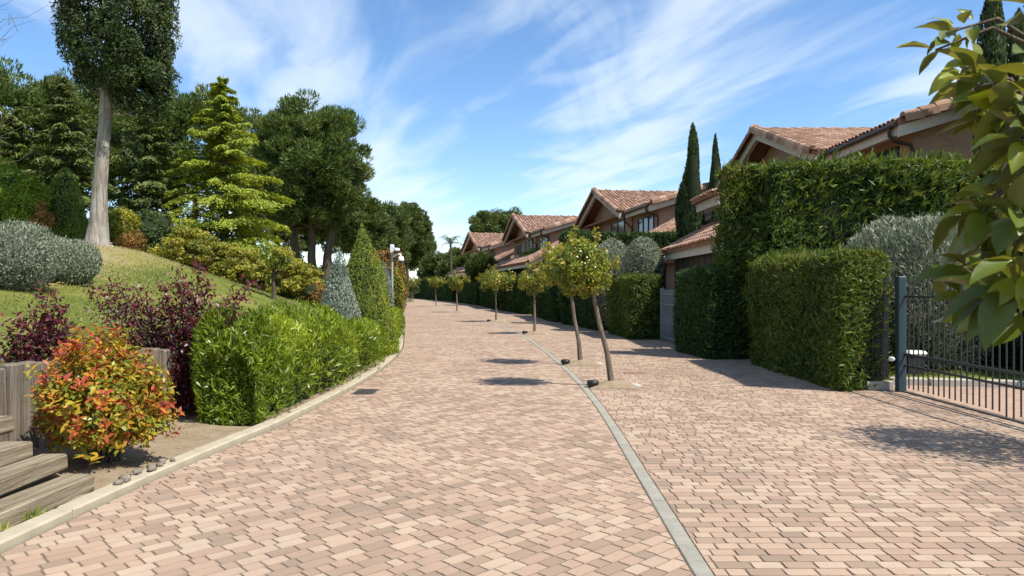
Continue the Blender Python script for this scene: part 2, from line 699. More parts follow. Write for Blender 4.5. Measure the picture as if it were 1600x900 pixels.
def brick_mat():
    q = NT('orange_brick_wall')
    br = q.n('ShaderNodeTexBrick')
    br.inputs['Scale'].default_value = 1.0
    br.inputs['Brick Width'].default_value = .25
    br.inputs['Row Height'].default_value = .07
    br.inputs['Mortar Size'].default_value = .008
    br.inputs['Color1'].default_value = (.38, .225, .145, 1)
    br.inputs['Color2'].default_value = (.45, .28, .185, 1)
    br.inputs['Mortar'].default_value = (.38, .285, .205, 1)
    co = q.n('ShaderNodeTexCoord')
    s = q.n('ShaderNodeSeparateXYZ')
    q.l(co.outputs['Object'], s.inputs[0])
    cb = q.n('ShaderNodeCombineXYZ')
    q.l(q.math('ADD', s.outputs[0], s.outputs[1]), cb.inputs[0])
    q.l(s.outputs[2], cb.inputs[1])
    q.l(cb.outputs[0], br.inputs['Vector'])
    c = q.mix(q.maprange(q.noise(1.3, 6, .7, stretch=(1, 1, .45)), .35, .7, 0, .55), br.outputs['Color'], (.30, .2, .14))
    q.base(c, .9, .15)
    b = q.n('ShaderNodeBump')
    b.inputs['Strength'].default_value = .6
    b.inputs['Distance'].default_value = .01
    b.invert = True
    q.l(br.outputs['Fac'], b.inputs['Height'])
    q.l(b.outputs[0], q.bs.inputs['Normal'])
    return q.m


M['brick'] = brick_mat()


def tile_mat(name, mode):
    q = NT(name)
    if mode == 'object':
        t = q.n('ShaderNodeObjectInfo').outputs['Random']
    else:
        t = q.n('ShaderNodeAttribute', attribute_name='tone').outputs['Fac']
    c = q.ramp(t, [(0, (.2, .115, .075)), (.35, (.3, .17, .115)), (.7, (.39, .235, .16)), (1, (.46, .31, .22))])
    c = q.mix(q.maprange(q.noise(5, 6, .7, coord='World'), .45, .75, 0, .6), c, (.27, .21, .15))
    q.base(c, .85, .2)
    return q.m


M['tile_obj'] = tile_mat('clay_tile_single', 'object')
M['tile'] = tile_mat('clay_tiles', 'attr')
M['roof_deck'] = plain('roof_deck', (.27, .13, .085), .9, .1, nz=.2, scale=3)
M['fascia'] = plain('cream_fascia', (.5, .44, .36), .7, .3, nz=.06)
M['pipe'] = plain('brown_pipe', (.045, .03, .024), .45, .4, nz=.1)
M['frame_dark'] = plain('dark_window_frame', (.035, .04, .042), .4, .4, nz=.1)
M['garage_shade_front'] = plain('garage_shade_brown', (.05, .035, .027), .6, .3, nz=.2, scale=4)  # dark brown that paints in the deep shade of the garage opening
M['redtrim'] = plain('dark_red_flashing', (.2, .05, .035), .6, .3, nz=.15)
q = NT('window_glass')
q.base(q.ramp(q.noise(.7, 2, .5), [(.35, (.012, .018, .024)), (.7, (.03, .042, .055))]), .12, .35)
M['glass'] = q.m
M['gate'] = plain('dark_grey_gate_paint', (.03, .036, .038), .45, .45, nz=.15, scale=20)
M['gate_post'] = plain('blue_grey_post_paint', (.03, .055, .064), .45, .45, nz=.12, scale=14)
M['gate_pale'] = plain('pale_grey_gate_paint', (.2, .23, .25), .45, .4, nz=.08)
M['white'] = plain('white_plastic', (.78, .78, .76), .4, .4, nz=.03)
M['pole'] = plain('grey_green_pole_paint', (.33, .4, .37), .5, .4, nz=.08)
M['black'] = plain('black_plastic', (.016, .017, .019), .5, .4, nz=.2, scale=25)
M['dome'] = plain('smoked_dome', (.05, .05, .055), .15, .6, nz=.05)
M['iron'] = plain('cast_iron', (.07, .065, .055), .75, .3, nz=.25, scale=30, bump=.3)
M['rusty'] = plain('rusty_cover', (.23, .14, .09), .85, .2, nz=.25, scale=30, bump=.3)
M['stone'] = plain('kerb_pebble', (.2, .17, .13), .9, .2, nz=.2, scale=15, bump=.4)

# ================================================================== ground, road, pavement
def sheet(name, xa, xb, ys, z, mat, nx=2):
    mb = MB()
    ys = list(ys)
    vs, fs = [], []
    for y in ys:
        a, b = float(xa(y)), float(xb(y))
        for i in range(nx):
            vs.append((a + (b - a) * i / (nx - 1), y, z))
    for j in range(len(ys) - 1):
        for i in range(nx - 1):
            k = j * nx + i
            fs.append((k, k + 1, k + 1 + nx, k + nx))
    mb.add(vs, fs)
    o = mb.build(name, mat)
    o['kind'] = 'structure'
    return o


mbg = MB()
mbg.add([(-3000, -600, -.06), (3000, -600, -.06), (3000, 5000, -.06), (-3000, 5000, -.06)], [(0, 1, 2, 3)])
g = mbg.build('ground', M['field'])
g['kind'] = 'structure'

Y_GEO = 44.0
road = sheet('road', lambda y: xL(y) + .02, lambda y: xS(y), np.arange(-4, Y_GEO + .01, 1.0), -.0045, M['joint'])
pave = sheet('pavement', lambda y: xS(y), lambda y: xH(y) + 2.2 + 4.5 * smooth01((15 - y) / 6), np.arange(-4, Y_GEO + .01, 1.0), -.0062, M['joint'])
far_road = sheet('road', lambda y: xL(y) + .02, lambda y: xS(y), np.arange(Y_GEO, 128, 2.0), -.001, M['paver_far'])
far_pave = sheet('pavement', lambda y: xS(y), lambda y: xH(y) + .5, np.arange(Y_GEO, 128, 2.0), -.003, M['paver_far'])


def clip_poly(poly, p, nrm):
    """keep the side where (q-p).nrm >= 0"""
    out = []
    n = len(poly)
    for i in range(n):
        a, b = poly[i], poly[(i + 1) % n]
        da = (a[0] - p[0]) * nrm[0] + (a[1] - p[1]) * nrm[1]
        db = (b[0] - p[0]) * nrm[0] + (b[1] - p[1]) * nrm[1]
        if da >= 0:
            out.append(a)
        if (da >= 0) != (db >= 0):
            t = da / (da - db)
            out.append((a[0] + (b[0] - a[0]) * t, a[1] + (b[1] - a[1]) * t))
    return out


def paver_outline(w, d, ch):
    x, y = w / 2, d / 2
    return [(-x + ch, -y), (x - ch, -y), (x, -y + ch * .7), (x, y - ch * .7), (x - ch, y), (-x + ch, y), (-x, y - ch * .7), (-x, -y + ch * .7)]


def paver_solid(poly, z0, bev=.003, h=.03):
    n = len(poly)
    cx = sum(p[0] for p in poly) / n
    cy = sum(p[1] for p in poly) / n
    ins = []
    for p in poly:
        dx, dy = p[0] - cx, p[1] - cy
        l = math.hypot(dx, dy) + 1e-9
        k = max(0, 1 - bev * 1.3 / l)
        ins.append((cx + dx * k, cy + dy * k))
    vs = [(p[0], p[1], z0) for p in ins] + [(p[0], p[1], z0 - .014) for p in poly]
    fs = [tuple(range(n))]
    for r in (0,):
        for i in range(n):
            j = (i + 1) % n
            fs.append((r * n + i, r * n + n + i, r * n + n + j, r * n + j))
    return vs, fs


PW = [.09, .115, .15, .185, .21]
PROW = .104
GAP = .007
paver_meshes = []
for w in PW:
    vs, fs = paver_solid(paver_outline(w - GAP, PROW - GAP, .012), 0.0)
    mb = MB()
    mb.add(vs, fs)
    me = mb.mesh('paver')
    me.materials.append(M['paver_obj'])
    paver_meshes.append(me)


def lay_pavers(parent, ang, fa, fb, y0, y1, xmin, xmax, n_single):
    """rows of pavers at an angle, clipped between the curves fa (left) and fb (right)"""
    ca, sa = math.cos(ang), math.sin(ang)
    cx, cy = (xmin + xmax) / 2, (y0 + y1) / 2
    R = math.hypot(xmax - xmin, y1 - y0) / 2 + .5
    rows = int(2 * R / PROW)
    cand = []
    r_ = random.Random(3)
    for r in range(rows):
        v = -R + (r + .5) * PROW
        # part of the row inside the box
        u = -R + r_.random() * .2
        run_tone = r_.random()
        while u < R:
            k = r_.choices(range(5), (1.2, 2, 2.4, 3, 2))[0]
            w = PW[k]
            uc = u + w / 2
            u += w
            x = cx + uc * ca - v * sa
            y = cy + uc * sa + v * ca
            if y < y0 or y > y1 or x < xmin - .2 or x > xmax + .2:
                continue
            cand.append((x, y, k))
    xs = np.array([c[0] for c in cand])
    ys = np.array([c[1] for c in cand])
    A, B = fa(ys), fb(ys)
    keep = (xs > A - .16) & (xs < B + .16)
    # only what the camera (or one a step aside) can see
    keep &= (np.abs(xs) < .80 * ys + 1.5)
    tone = np.clip(rng.choice([.05, .25, .4, .6, .8, 1.0], len(xs), p=[.08, .15, .22, .24, .2, .11]) + rng.normal(0, .06, len(xs)), 0, 1)
    idx = np.nonzero(keep)[0]
    inner = (xs > A + .17) & (xs < B - .17) & (np.abs(xs) < .695 * ys) & (ys > 4.15)
    order = sorted([i for i in idx if inner[i]], key=lambda i: ys[i])[:n_single]
    single = set(order)
    for i in order:
        o = bpy.data.objects.new('paver', paver_meshes[cand[i][2]])
        COL.objects.link(o)
        o.parent = parent
        o.location = (xs[i], ys[i], r_.uniform(-.0012, .0015))
        o.rotation_euler = (r_.uniform(-.008, .008), r_.uniform(-.008, .008), ang + r_.uniform(-.012, .012))
        o.color = (tone[i], tone[i], tone[i], 1)
    mb = MB()
    tn = []
    for i in idx:
        if i in single:
            continue
        w = PW[cand[i][2]] - GAP
        d = PROW - GAP
        rr = ang + r_.uniform(-.012, .012)
        c2, s2 = math.cos(rr), math.sin(rr)
        if ys[i] < 10:
            ol = paver_outline(w, d, .012)
        else:
            ol = [(-w / 2, -d / 2), (w / 2, -d / 2), (w / 2, d / 2), (-w / 2, d / 2)]
        poly = [(xs[i] + p[0] * c2 - p[1] * s2, ys[i] + p[0] * s2 + p[1] * c2) for p in ol]
        if not (A[i] + .17 < xs[i] < B[i] - .17):
            yy = ys[i]
            sl = float(fa(yy + .1) - fa(yy - .1)) / .2
            poly = clip_poly(poly, (A[i], yy), (1, -sl))
            sl = float(fb(yy + .1) - fb(yy - .1)) / .2
            poly = clip_poly(poly, (B[i], yy), (-1, sl)) if len(poly) > 2 else poly
            if len(poly) < 3:
                continue
        vs, fs = paver_solid(poly, r_.uniform(-.0012, .0015))
        mb.add(vs, fs)
        tn += [tone[i]] * len(fs)
    me = mb.mesh('paver_field')
    at = me.attributes.new('tone', 'FLOAT', 'FACE')
    at.data.foreach_set('value', np.array(tn, np.float32))
    link('paver_field', me, M['paver'], parent, kind='stuff')


lay_pavers(road, math.radians(44), lambda y: xL(y) + .035, lambda y: xS(y) - .062, 2.6, Y_GEO, -8.0, 1.3, 290)
lay_pavers(pave, math.radians(0.5), lambda y: xS(y) + .062, lambda y: xH(y) + 2.1 + 4.5 * smooth01((15 - y) / 6), 2.6, Y_GEO, -4.5, 10.5, 220)

# strip of concrete edging between road and pavement
edging = setting('edging_strip')
y = 2.6
k = 0
while y < 60:
    L = .98 if y < 30 else 2.96
    ya, yb = y, y + L
    x0, x1 = float(xS(ya)), float(xS(yb))
    ln = math.hypot(x1 - x0, L) - .018
    ang = math.atan2(-(x1 - x0), L)
    mb = MB().box((0, 0, 0), (.105 + (k % 3) * .002, ln, .08), 0, .006)
    mb.build('edging_block', M['strip'], edging, ((x0 + x1) / 2, (ya + yb) / 2, -.036 + (k % 2) * .002), (0, 0, ang))
    y += L
    k += 1

# left kerb
kerb = setting('kerb')
y = 2.4
k = 0
while y < 70:
    L = .92 if y < 26 else 2.9
    if 6.05 < y < 6.3:
        pass
    x0, x1 = float(xL(y)), float(xL(y + L))
    ln = math.hypot(x1 - x0, L) - .010
    ang = math.atan2(-(x1 - x0), L)
    mb = MB().box((0, 0, 0), (.15, ln, .16), 0, .014)
    mb.build('kerb_stone', M['concrete'], kerb, ((x0 + x1) / 2 - .07, y + L / 2, -.022 + rng.uniform(-.004, .004)), (rng.uniform(-.004, .004), rng.uniform(-.02, .02), ang))
    y += L
    k += 1

# planting bed between kerb and posts
bed_w = lambda y: np.interp(y, [2, 6.4, 8.5, 10.5, 14], [1.62, 1.55, 1.42, 1.35, 1.2])
ys = np.arange(1.5, 46, .25)
NX = 14
vs, fs = [], []
for y in ys:
    for i in range(NX):
        t = i / (NX - 1)
        d = .12 + (float(bed_w(y)) + .25 - .12) * t
        x = float(xL(y)) - d
        rise = max(0.0, min(1.0, (6.1 - y) / .35))
        z = .028 + .03 * math.sin(x * 7 + y * 3.1) * t + .018 * math.sin(y * 9 + x * 5) + rise * max(0, d - .35) * .47 + .10 * t * t
        z += float(smooth01((y - 11) / 3)) * .25 * t
        vs.append((x, y, z))
for j in range(len(ys) - 1):
    for i in range(NX - 1):
        k = j * NX + i
        fs.append((k + 1, k, k + NX, k + NX + 1))
mb = MB()
mb.add(vs, fs, True)
bed = mb.build('soil_bed', M['soil'])
bed['kind'] = 'structure'

# lawn bank
ys = np.concatenate([np.arange(1.0, 34, .35), np.arange(34, 134, 1.5)])
ds = np.concatenate([np.linspace(0, 12, 42), np.linspace(13, 60, 20)])
vs, fs, dry = [], [], []
lp = Lump(1.1)
for y in ys:
    off = float(bed_w(y)) - .02 if y < 12 else .35
    x = float(xL(y)) - off - ds
    z = ground(x, np.full_like(x, y))
    P = np.stack([x, np.full_like(x, y), z], -1)
    z = z + .035 * lp(P) * np.minimum(ds / 1.0, 1)
    dd = ds + off
    dr = np.interp(dd, [0, 2.2, 4.5, 6.2, 7.4, 9, 20], [.3, .2, .12, .22, .66, .55, .35]) * np.interp(y, [4, 9, 16, 22, 30], [1.25, .9, .95, 1.05, .8])
    for i in range(len(ds)):
        vs.append((x[i], y, z[i]))
        dry.append(dr[i])
n = len(ds)
for j in range(len(ys) - 1):
    for i in range(n - 1):
        k = j * n + i
        fs.append((k + 1, k, k + n, k + n + 1))
mb = MB()
mb.add(vs, fs, True)
me = mb.mesh('lawn')
at = me.attributes.new('dry', 'FLOAT', 'POINT')
at.data.foreach_set('value', np.array(dry, np.float32))
lawn = link('lawn', me, M['lawn'])
lawn['kind'] = 'structure'

# grass blades on the near bank
n = 105000
yy = 5 + (rng.random(n) ** 1.25) * 23
dd = .1 + rng.random(n) * 9.5
off = np.where(yy < 12, bed_w(yy) + .08, .9)
xx = xL(yy) - off - dd
dens = np.interp(dd + off, [0, 2, 6, 7.4, 9, 12], [.7, 1, .9, .35, .45, .7])
lp2 = Lump(1.4)
sel = (rng.random(n) < dens * (.65 + .35 * lp2(np.stack([xx, yy, 0 * xx], -1)))) & (xx > -.82 * yy - 1)
xx, yy, dd = xx[sel], yy[sel], dd[sel]
n = len(xx)
h = rng.uniform(.015, .045, n)
P = np.stack([xx, yy, ground(xx, yy) + h * .4], -1)
D = np.stack([rng.normal(0, .5, n), rng.normal(0, .5, n), np.ones(n)], -1)
tone = np.clip(rng.normal(.5, .22, n) + .45 * ((dd > 5.2) & (dd < 8)) + .15 * lp2(P * .6), 0, 1)
gl = Leaves().add(P, D, rdir(n) * .5 + np.array(sun_vec), h * 1.3, rng.uniform(.007, .016, n) * (1 + yy / 14), tone)
go = gl.build('grass', M['grass'], None)
tag(go, 'short dry yellow-green grass covering the bank behind the wooden posts', 'grass', kind='stuff')

# ------------------------------------------------------------------ wooden palisade
pal = thing('wooden_palisade', 'low retaining fence of grey weathered upright timber posts behind the red shrub', 'fence', (float(xL(7)) - 1.5, 7, 0))
y = 3.4
k = 0
while y < 11.6:
    w = rng.uniform(.125, .165)
    x = float(xL(y)) - float(bed_w(y))
    top = float(np.interp(y, [3, 6.5, 10.5, 12], [.98, .92, .84, .8])) + rng.uniform(-.035, .035)
    mb = MB()
    mb.box((0, 0, top / 2 - .1), (rng.uniform(.1, .13), w - .006, top + .2), 0, .018)
    ang = math.atan2(-(float(xL(y + .2) - xL(y - .2))), .4)
    mb.build('post', M['palisade'], pal, (x - pal.location.x + rng.uniform(-.015, .015), y - 7, 0), (rng.uniform(-.012, .012), rng.uniform(-.02, .02), ang))
    y += w
    k += 1

# ------------------------------------------------------------------ sleeper steps
steps = thing('sleeper_steps', 'flight of weathered grey railway sleepers stepping up the bank at the kerb', 'steps', (-3.5, 4.6, 0))
for i in range(5):
    y1 = [5.72, 5.78, 5.72, 5.85, 6.0][i]
    y0 = 2.6
    off = .33 + .238 * i
    ztop = .15 + .140 * i
    x0 = float(xL(y0)) - off
    x1 = float(xL(y1)) - off
    L = math.hypot(x1 - x0, y1 - y0)
    ang = math.atan2(-(x1 - x0), y1 - y0)
    # slightly irregular beam: several sections along its length
    mb = MB()
    secs = 14
    ring = []
    lum = Lump(2.3)
    for s in range(secs + 1):
        t = -L / 2 + L * s / secs
        j = lum(np.array([[t, i * 3.1, .2], [t, i * 3.1, 1.7], [t * 1.5, i, 4.0]])) * .006
        hw, hh = .115 + j[0], .072 + j[1]
        b = .016 + abs(j[2])
        dz = j[2] * .8
        ring.append([(-hw + b, t, -hh + dz), (hw - b, t, -hh + dz), (hw, t, -hh + b + dz), (hw, t, hh - b + dz), (hw - b, t, hh + dz), (-hw + b, t, hh + dz), (-hw, t, hh - b + dz), (-hw, t, -hh + b + dz)])
    vs = [p for r in ring for p in r]
    fs = [tuple(range(8)), tuple(range(len(vs) - 1, len(vs) - 9, -1))]
    for s in range(secs):
        for q_ in range(8):
            r2 = (q_ + 1) % 8
            fs.append((s * 8 + q_, (s + 1) * 8 + q_, (s + 1) * 8 + r2, s * 8 + r2))
    mb.add(vs, fs)
    mb.build('sleeper', M['sleeper'], steps, ((x0 + x1) / 2 + 3.5, (y0 + y1) / 2 - 4.6, ztop - .072), (rng.uniform(-.012, .012), rng.uniform(-.05, .05), ang))

# weeds at the kerb below the steps
for i, (wx, wy, lab) in enumerate([(-3.23, 4.98, 'small green weed growing under the lowest sleeper, nearer the steps\' end'), (-3.26, 4.62, 'small green weed growing between kerb and lowest sleeper, lower in the picture')]):
    w_ = thing('weed', lab, 'weed', (wx, wy, .03), group='weeds at the kerb')
    n = 34
    P = np.array([wx, wy, .05]) + rng.normal(0, 1, (n, 3)) * np.array([.02, .06, .02])
    D = np.stack([rng.normal(.1, .5, n), rng.normal(0, .6, n), np.ones(n)], -1)
    Leaves().add(P, D, rdir(n), rng.uniform(.06, .12, n), .014, rng.uniform(.3, .9, n)).build('blades', M['bright'], w_)

# pebbles where the kerb is broken open under the red shrub
peb_base = []
r_ = random.Random(5)
for i in range(17):
    yy_ = 5.78 + i * .05 + r_.uniform(-.02, .02)
    xx_ = float(xL(yy_)) - .09 + r_.uniform(-.035, .06)
    s = r_.uniform(.018, .034)
    mb = MB()
    lum = Lump(30)
    vs, fs = [], []
    for a in range(5):
        th = PI * a / 4
        for b in range(7):
            ph = 2 * PI * b / 7
            d = np.array([math.sin(th) * math.cos(ph), math.sin(th) * math.sin(ph), math.cos(th)])
            rr = s * (1 + .3 * float(lum(d[None] * s)[0]))
            vs.append(tuple(d * rr * np.array([1.1, 1.2, .7])))
    for a in range(4):
        for b in range(7):
            c = (b + 1) % 7
            fs.append((a * 7 + b, (a + 1) * 7 + b, (a + 1) * 7 + c, a * 7 + c))
    mb.add(vs, fs, True)
    o = mb.build('pebble', M['stone'], None, (xx_, yy_, .06 + s * .5), (0, 0, r_.uniform(0, 6)))
    tag(o, 'grey pebble lying on the kerb at the foot of the red shrub', 'stone', 'pebbles on the kerb below the red shrub')

# drain grate in the road by the kerb, cover on the pavement
dg = thing('drain_grate', 'dark rectangular drain grate in the road beside the kerb and oleander', 'drain', (-2.26, 11.35, 0))
MB().box((0, 0, -.004), (.34, .62, .012), 0, .003).build('frame', M['iron'], dg)
for i in range(7):
    MB().box((0, -.24 + i * .08, .0055), (.27, .035, .006)).build('bar', M['iron'], dg)
cv = thing('access_cover', 'flat rusty rectangular access cover set in the pavement behind the leaning tree', 'cover', (2.3, 13.85, 0))
MB().box((0, 0, -.004), (.42, .3, .012), 0, .003).build('frame', M['rusty'], cv)
MB().box((0, 0, .005), (.36, .24, .008), 0, .002).build('lid', M['rusty'], cv)

# ================================================================== plant builders
def clumps(lv, center, radii, n_cl, cl_r, per, L, W, shell=(.55, 1.0), up=.35, tone=(.45, .2), squash=.75, zmin=-1.0, needle=False, spread=.15):
    """rounded clumps of leaves over an ellipsoid"""
    c = np.array(center, float)
    R = np.array(radii, float)
    d = rdir(n_cl * 3)
    d = d[d[:, 2] > zmin][:n_cl]
    n_cl = len(d)
    rad = (rng.uniform(shell[0]**3, shell[1]**3, n_cl)) ** (1 / 3)
    C = c + d * R * rad[:, None]
    cr = cl_r * rng.uniform(.65, 1.3, n_cl)
    ct = rng.normal(0, spread, n_cl)
    k = np.repeat(np.arange(n_cl), per)
    q = rdir(len(k))
    rr = rng.uniform(.45, 1.0, len(k)) ** .6
    P = C[k] + q * (cr[k] * rr)[:, None] * np.array([1, 1, squash])
    out = unit((P - c) / R)
    N = unit(q * .7 + out * .6 + np.array([0, 0, up]) + rng.normal(0, .55, q.shape))
    D = unit(np.cross(N, rdir(len(k))) + q * .5)
    if needle:
        D = unit(q * .8 + out * .45 + np.array([0, 0, .55]) + rng.normal(0, .45, q.shape))
    lv.add(P, D, N, L * rng.uniform(.7, 1.3, len(k)), W * rng.uniform(.7, 1.3, len(k)), np.clip(rng.normal(tone[0], tone[1], len(k)) + ct[k], 0, 1))
    return C


def limbs(mb, base, top, r0, targets, r1=.03, seg=7, wob=.12, n_t=None):
    """trunk from base to top, limbs from along the trunk to the targets"""
    base, top = Vector(base), Vector(top)
    h = (top - base).length
    pts = []
    for i in range(7):
        t = i / 6
        w = wob * r0 * 6 * math.sin(t * PI)
        pts.append(base.lerp(top, t) + Vector((rng.normal(0, 1) * w * .25, rng.normal(0, 1) * w * .25, 0)))
    mb.tube(pts, [r0 * (1.25 if i == 0 else 1) * (1 - .62 * i / 6) for i in range(7)], seg)
    for tg in targets:
        tg = Vector(tg)
        t = rng.uniform(.55, .98)
        a = base.lerp(top, t)
        m = a.lerp(tg, .5) + Vector((0, 0, -.08 * (tg - a).length))
        rr = r0 * (1 - .62 * t) * .6
        mb.tube([a, a.lerp(m, .6), m, m.lerp(tg, .55), tg], [rr, rr * .85, rr * .65, rr * .45, r1 * .5], 6, False)


def pine(name, label, px, y, top_py, rx, rz, n_cl, mat, group, cl_r=.62, per=330, L=.24, W=.05, ry=None, base_z=None, lean=0.0, trunks=1, zmin=-.55, tone=(.45, .18)):
    x = (px - 800) / 1150 * y
    ztop = EYE + (450 - top_py) / 1150 * y
    zc = ztop - rz
    bz = float(ground(x, y)) if base_z is None else base_z
    t = thing(name, label, 'tree', (x, y, bz), group=group)
    lv = Leaves()
    C = clumps(lv, (x, y, zc), (rx - cl_r * .6, (ry or rx) - cl_r * .6, rz - cl_r * .5), n_cl, cl_r, per, L, W, (.5, 1.0), .45, tone, .8, zmin, needle=True)
    lv.build('crown', mat, t)
    for k in range(trunks):
        mb = MB()
        bx = (k - (trunks - 1) / 2) * rx * .32
        sel = C[rng.choice(len(C), min(7, len(C)), replace=False)] - np.array([x, y, bz])
        limbs(mb, (bx * .55 + lean, rng.uniform(-.5, .5) * (trunks > 1), -.3), (bx * 1.3, 0, zc - bz - rz * .1), .055 * rx + .09, sel, .05)
        mb.build('trunk', M['bark'], t)
    return t


def hedge(name, label, p0, p1, th, h, dens, L, W, mat, group=None, cat='hedge', z0=0.0, lump=.05, tone=(.45, .2), top_tone=0.0, droop=.3, core_mat='core', faces=('l', 'r', 'e0', 'e1', 't'), lumpf=2.2, shag=0.04, skew=0.0):
    """clipped hedge: block from p0 to p1 (2-d), thickness th to the right of that line"""
    p0 = np.array(p0, float)
    p1 = np.array(p1, float)
    ax = p1 - p0
    ln = np.linalg.norm(ax)
    ax = ax / ln
    nr = np.array([ax[1], -ax[0]])
    mid = (p0 + p1) / 2 + nr * th / 2
    t = thing(name, label, cat, (mid[0], mid[1], z0), group=group)
    lv = Leaves()
    lm = Lump(lumpf)
    A3 = np.array([ax[0], ax[1], 0])
    N3 = np.array([nr[0], nr[1], 0])
    Z3 = np.array([0, 0, 1.0])
    O = np.array([p0[0], p0[1], z0])
    spec = {'l': (O, A3 * ln, Z3 * h, -N3), 'r': (O + N3 * th, A3 * ln, Z3 * h, N3),
            'e0': (O, N3 * th + A3 * skew, Z3 * h, unit(N3 * skew - A3 * th)), 'e1': (O + A3 * ln, N3 * th, Z3 * h, A3), 't': (O + Z3 * h, A3 * ln, N3 * th, Z3)}
    for f in faces:
        o, e1, e2, nn = spec[f]
        area = np.linalg.norm(e1) * np.linalg.norm(e2)
        n = int(area * dens)
        a, b = rng.random(n), rng.random(n)
        if skew and f == 't':
            b = np.where(a * ln < skew * b, a * ln / skew, b)
        if skew and f == 'r':
            a = skew / ln + a * (1 - skew / ln)
        P = o + a[:, None] * e1 + b[:, None] * e2
        l1, l2 = np.linalg.norm(e1), np.linalg.norm(e2)
        edge = np.minimum(np.minimum(a, 1 - a) * l1, (np.minimum(b, 1 - b) if f == 't' else (1 - b)) * l2)
        pull = -.10 * np.exp(-edge / .06)
        P = P + nn * (lump * lm(P) + pull - rng.random(n)**2 * .11 + .02)[:, None]
        N = unit(nn * 1.0 + Z3 * .25 + rng.normal(0, .6, (n, 3)))
        D = unit(np.cross(N, rdir(n)) + nn * .45 + Z3 * (.55 - droop * rng.random(n)[:, None] * 2))
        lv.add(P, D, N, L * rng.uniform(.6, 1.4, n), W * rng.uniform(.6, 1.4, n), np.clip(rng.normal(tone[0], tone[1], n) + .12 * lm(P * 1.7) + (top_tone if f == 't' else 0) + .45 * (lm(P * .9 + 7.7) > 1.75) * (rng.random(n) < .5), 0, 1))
        if shag > 0:
            # longer shoots that stand out of the clipped face
            m_ = int(n * .07)
            i_ = rng.integers(0, n, m_)
            Q = np.repeat(P[i_] + nn * (shag * rng.uniform(.0, 1.0, m_))[:, None], 3, 0) + rng.normal(0, .03, (m_ * 3, 3))
            sway = np.array([.35, -.1, 0])
            Dq = unit(nn * .7 + Z3 * .5 + sway + rng.normal(0, .4, (m_ * 3, 3)))
            lv.add(Q, Dq, unit(nn + Z3 * .4 + rng.normal(0, .4, (m_ * 3, 3))), L * rng.uniform(1.2, 2.2, m_ * 3), W * rng.uniform(.7, 1.1, m_ * 3), np.clip(rng.normal(tone[0] + .2, tone[1], m_ * 3), 0, 1))
    lv.build('foliage', M[mat], t)
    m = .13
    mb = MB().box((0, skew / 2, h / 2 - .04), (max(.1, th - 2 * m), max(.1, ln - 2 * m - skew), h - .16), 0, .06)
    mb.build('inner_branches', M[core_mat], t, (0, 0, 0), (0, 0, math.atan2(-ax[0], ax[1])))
    return t


def cone(name, label, x, y, z0, r, h, n, mat, L=.05, W=.02, core_mat='core', group=None, bulge=.35, cat='topiary', tone=(.45, .2)):
    t = thing(name, label, cat, (x, y, z0), group=group)
    lm = Lump(3.0)
    u = 1 - np.sqrt(rng.random(n) * .985)
    th = rng.uniform(0, 2 * PI, n)
    prof = lambda u: (1 - u) ** .8 * (1 + bulge * u) * np.minimum(1, (u + .12) / .2) ** .5
    rr = r * prof(u)
    P = np.stack([np.cos(th) * rr, np.sin(th) * rr, u * h], -1)
    out = np.stack([np.cos(th), np.sin(th), np.full(n, r / h)], -1)
    W0 = P + np.array([x, y, z0])
    P = W0 + out * (.03 * lm(W0) - .07 * rng.random(n)**2 + .015)[:, None]
    N = unit(out + rng.normal(0, .55, (n, 3)))
    D = unit(np.cross(N, rdir(n)) + np.array([0, 0, .9]) + out * .3)
    lv = Leaves().add(P, D, N, L * rng.uniform(.6, 1.4, n), W * rng.uniform(.6, 1.4, n), np.clip(rng.normal(tone[0], tone[1], n) + .12 * lm(W0 * 1.5), 0, 1))
    lv.build('foliage', M[mat], t)
    uu = np.linspace(0, 1, 12)
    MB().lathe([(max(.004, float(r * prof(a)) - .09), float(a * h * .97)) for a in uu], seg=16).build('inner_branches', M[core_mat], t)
    return t


def bush(name, label, x, y, z0, r, h, n, mat, L=.05, W=.02, core_mat='core', cat='shrub', group=None, lump=.09, ry=None, zc=.5, tone=(.45, .2), upright=.3, stems=False, core=True, lumpf=3.2):
    """dome shaped shrub with an uneven leafy surface"""
    t = thing(name, label, cat, (x, y, z0), group=group)
    lm = Lump(lumpf)
    d = rdir(n)
    R = np.array([r, ry or r, h * (1 - zc)])
    Rz = np.where(d[:, 2] < 0, h * zc, h * (1 - zc))
    c = np.array([x, y, z0 + h * zc])
    s = np.stack([np.full(n, r), np.full(n, ry or r), Rz], -1)
    P0 = c + d * s
    lm2 = Lump(lumpf * 2.7)
    k = 1 + lump * lm(P0) + lump * .6 * lm2(P0) - .25 * rng.random(n)**2.2 + .02 + (rng.random(n) < .07) * rng.random(n) * .12
    P = c + d * s * k[:, None]
    P[:, 2] = np.maximum(P[:, 2], z0 + .01)
    N = unit(d + np.array([0, 0, .25]) + rng.normal(0, .6, (n, 3)))
    D = unit(np.cross(N, rdir(n)) + d * .5 + np.array([0, 0, upright]))
    lv = Leaves().add(P, D, N, L * rng.uniform(.6, 1.4, n), W * rng.uniform(.6, 1.4, n), np.clip(rng.normal(tone[0], tone[1], n) + .13 * lm(P0 * 1.6), 0, 1))
    lv.build('foliage', M[mat], t)
    if core:
        prof = []
        for a in np.linspace(-PI / 2, PI / 2, 9):
            zz = h * zc + math.sin(a) * (h * (1 - zc) if a > 0 else h * zc) * .8
            prof.append((max(.01, math.cos(a) * .78), zz))
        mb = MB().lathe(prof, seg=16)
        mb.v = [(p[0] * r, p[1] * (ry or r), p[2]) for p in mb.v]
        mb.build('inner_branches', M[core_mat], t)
    return t


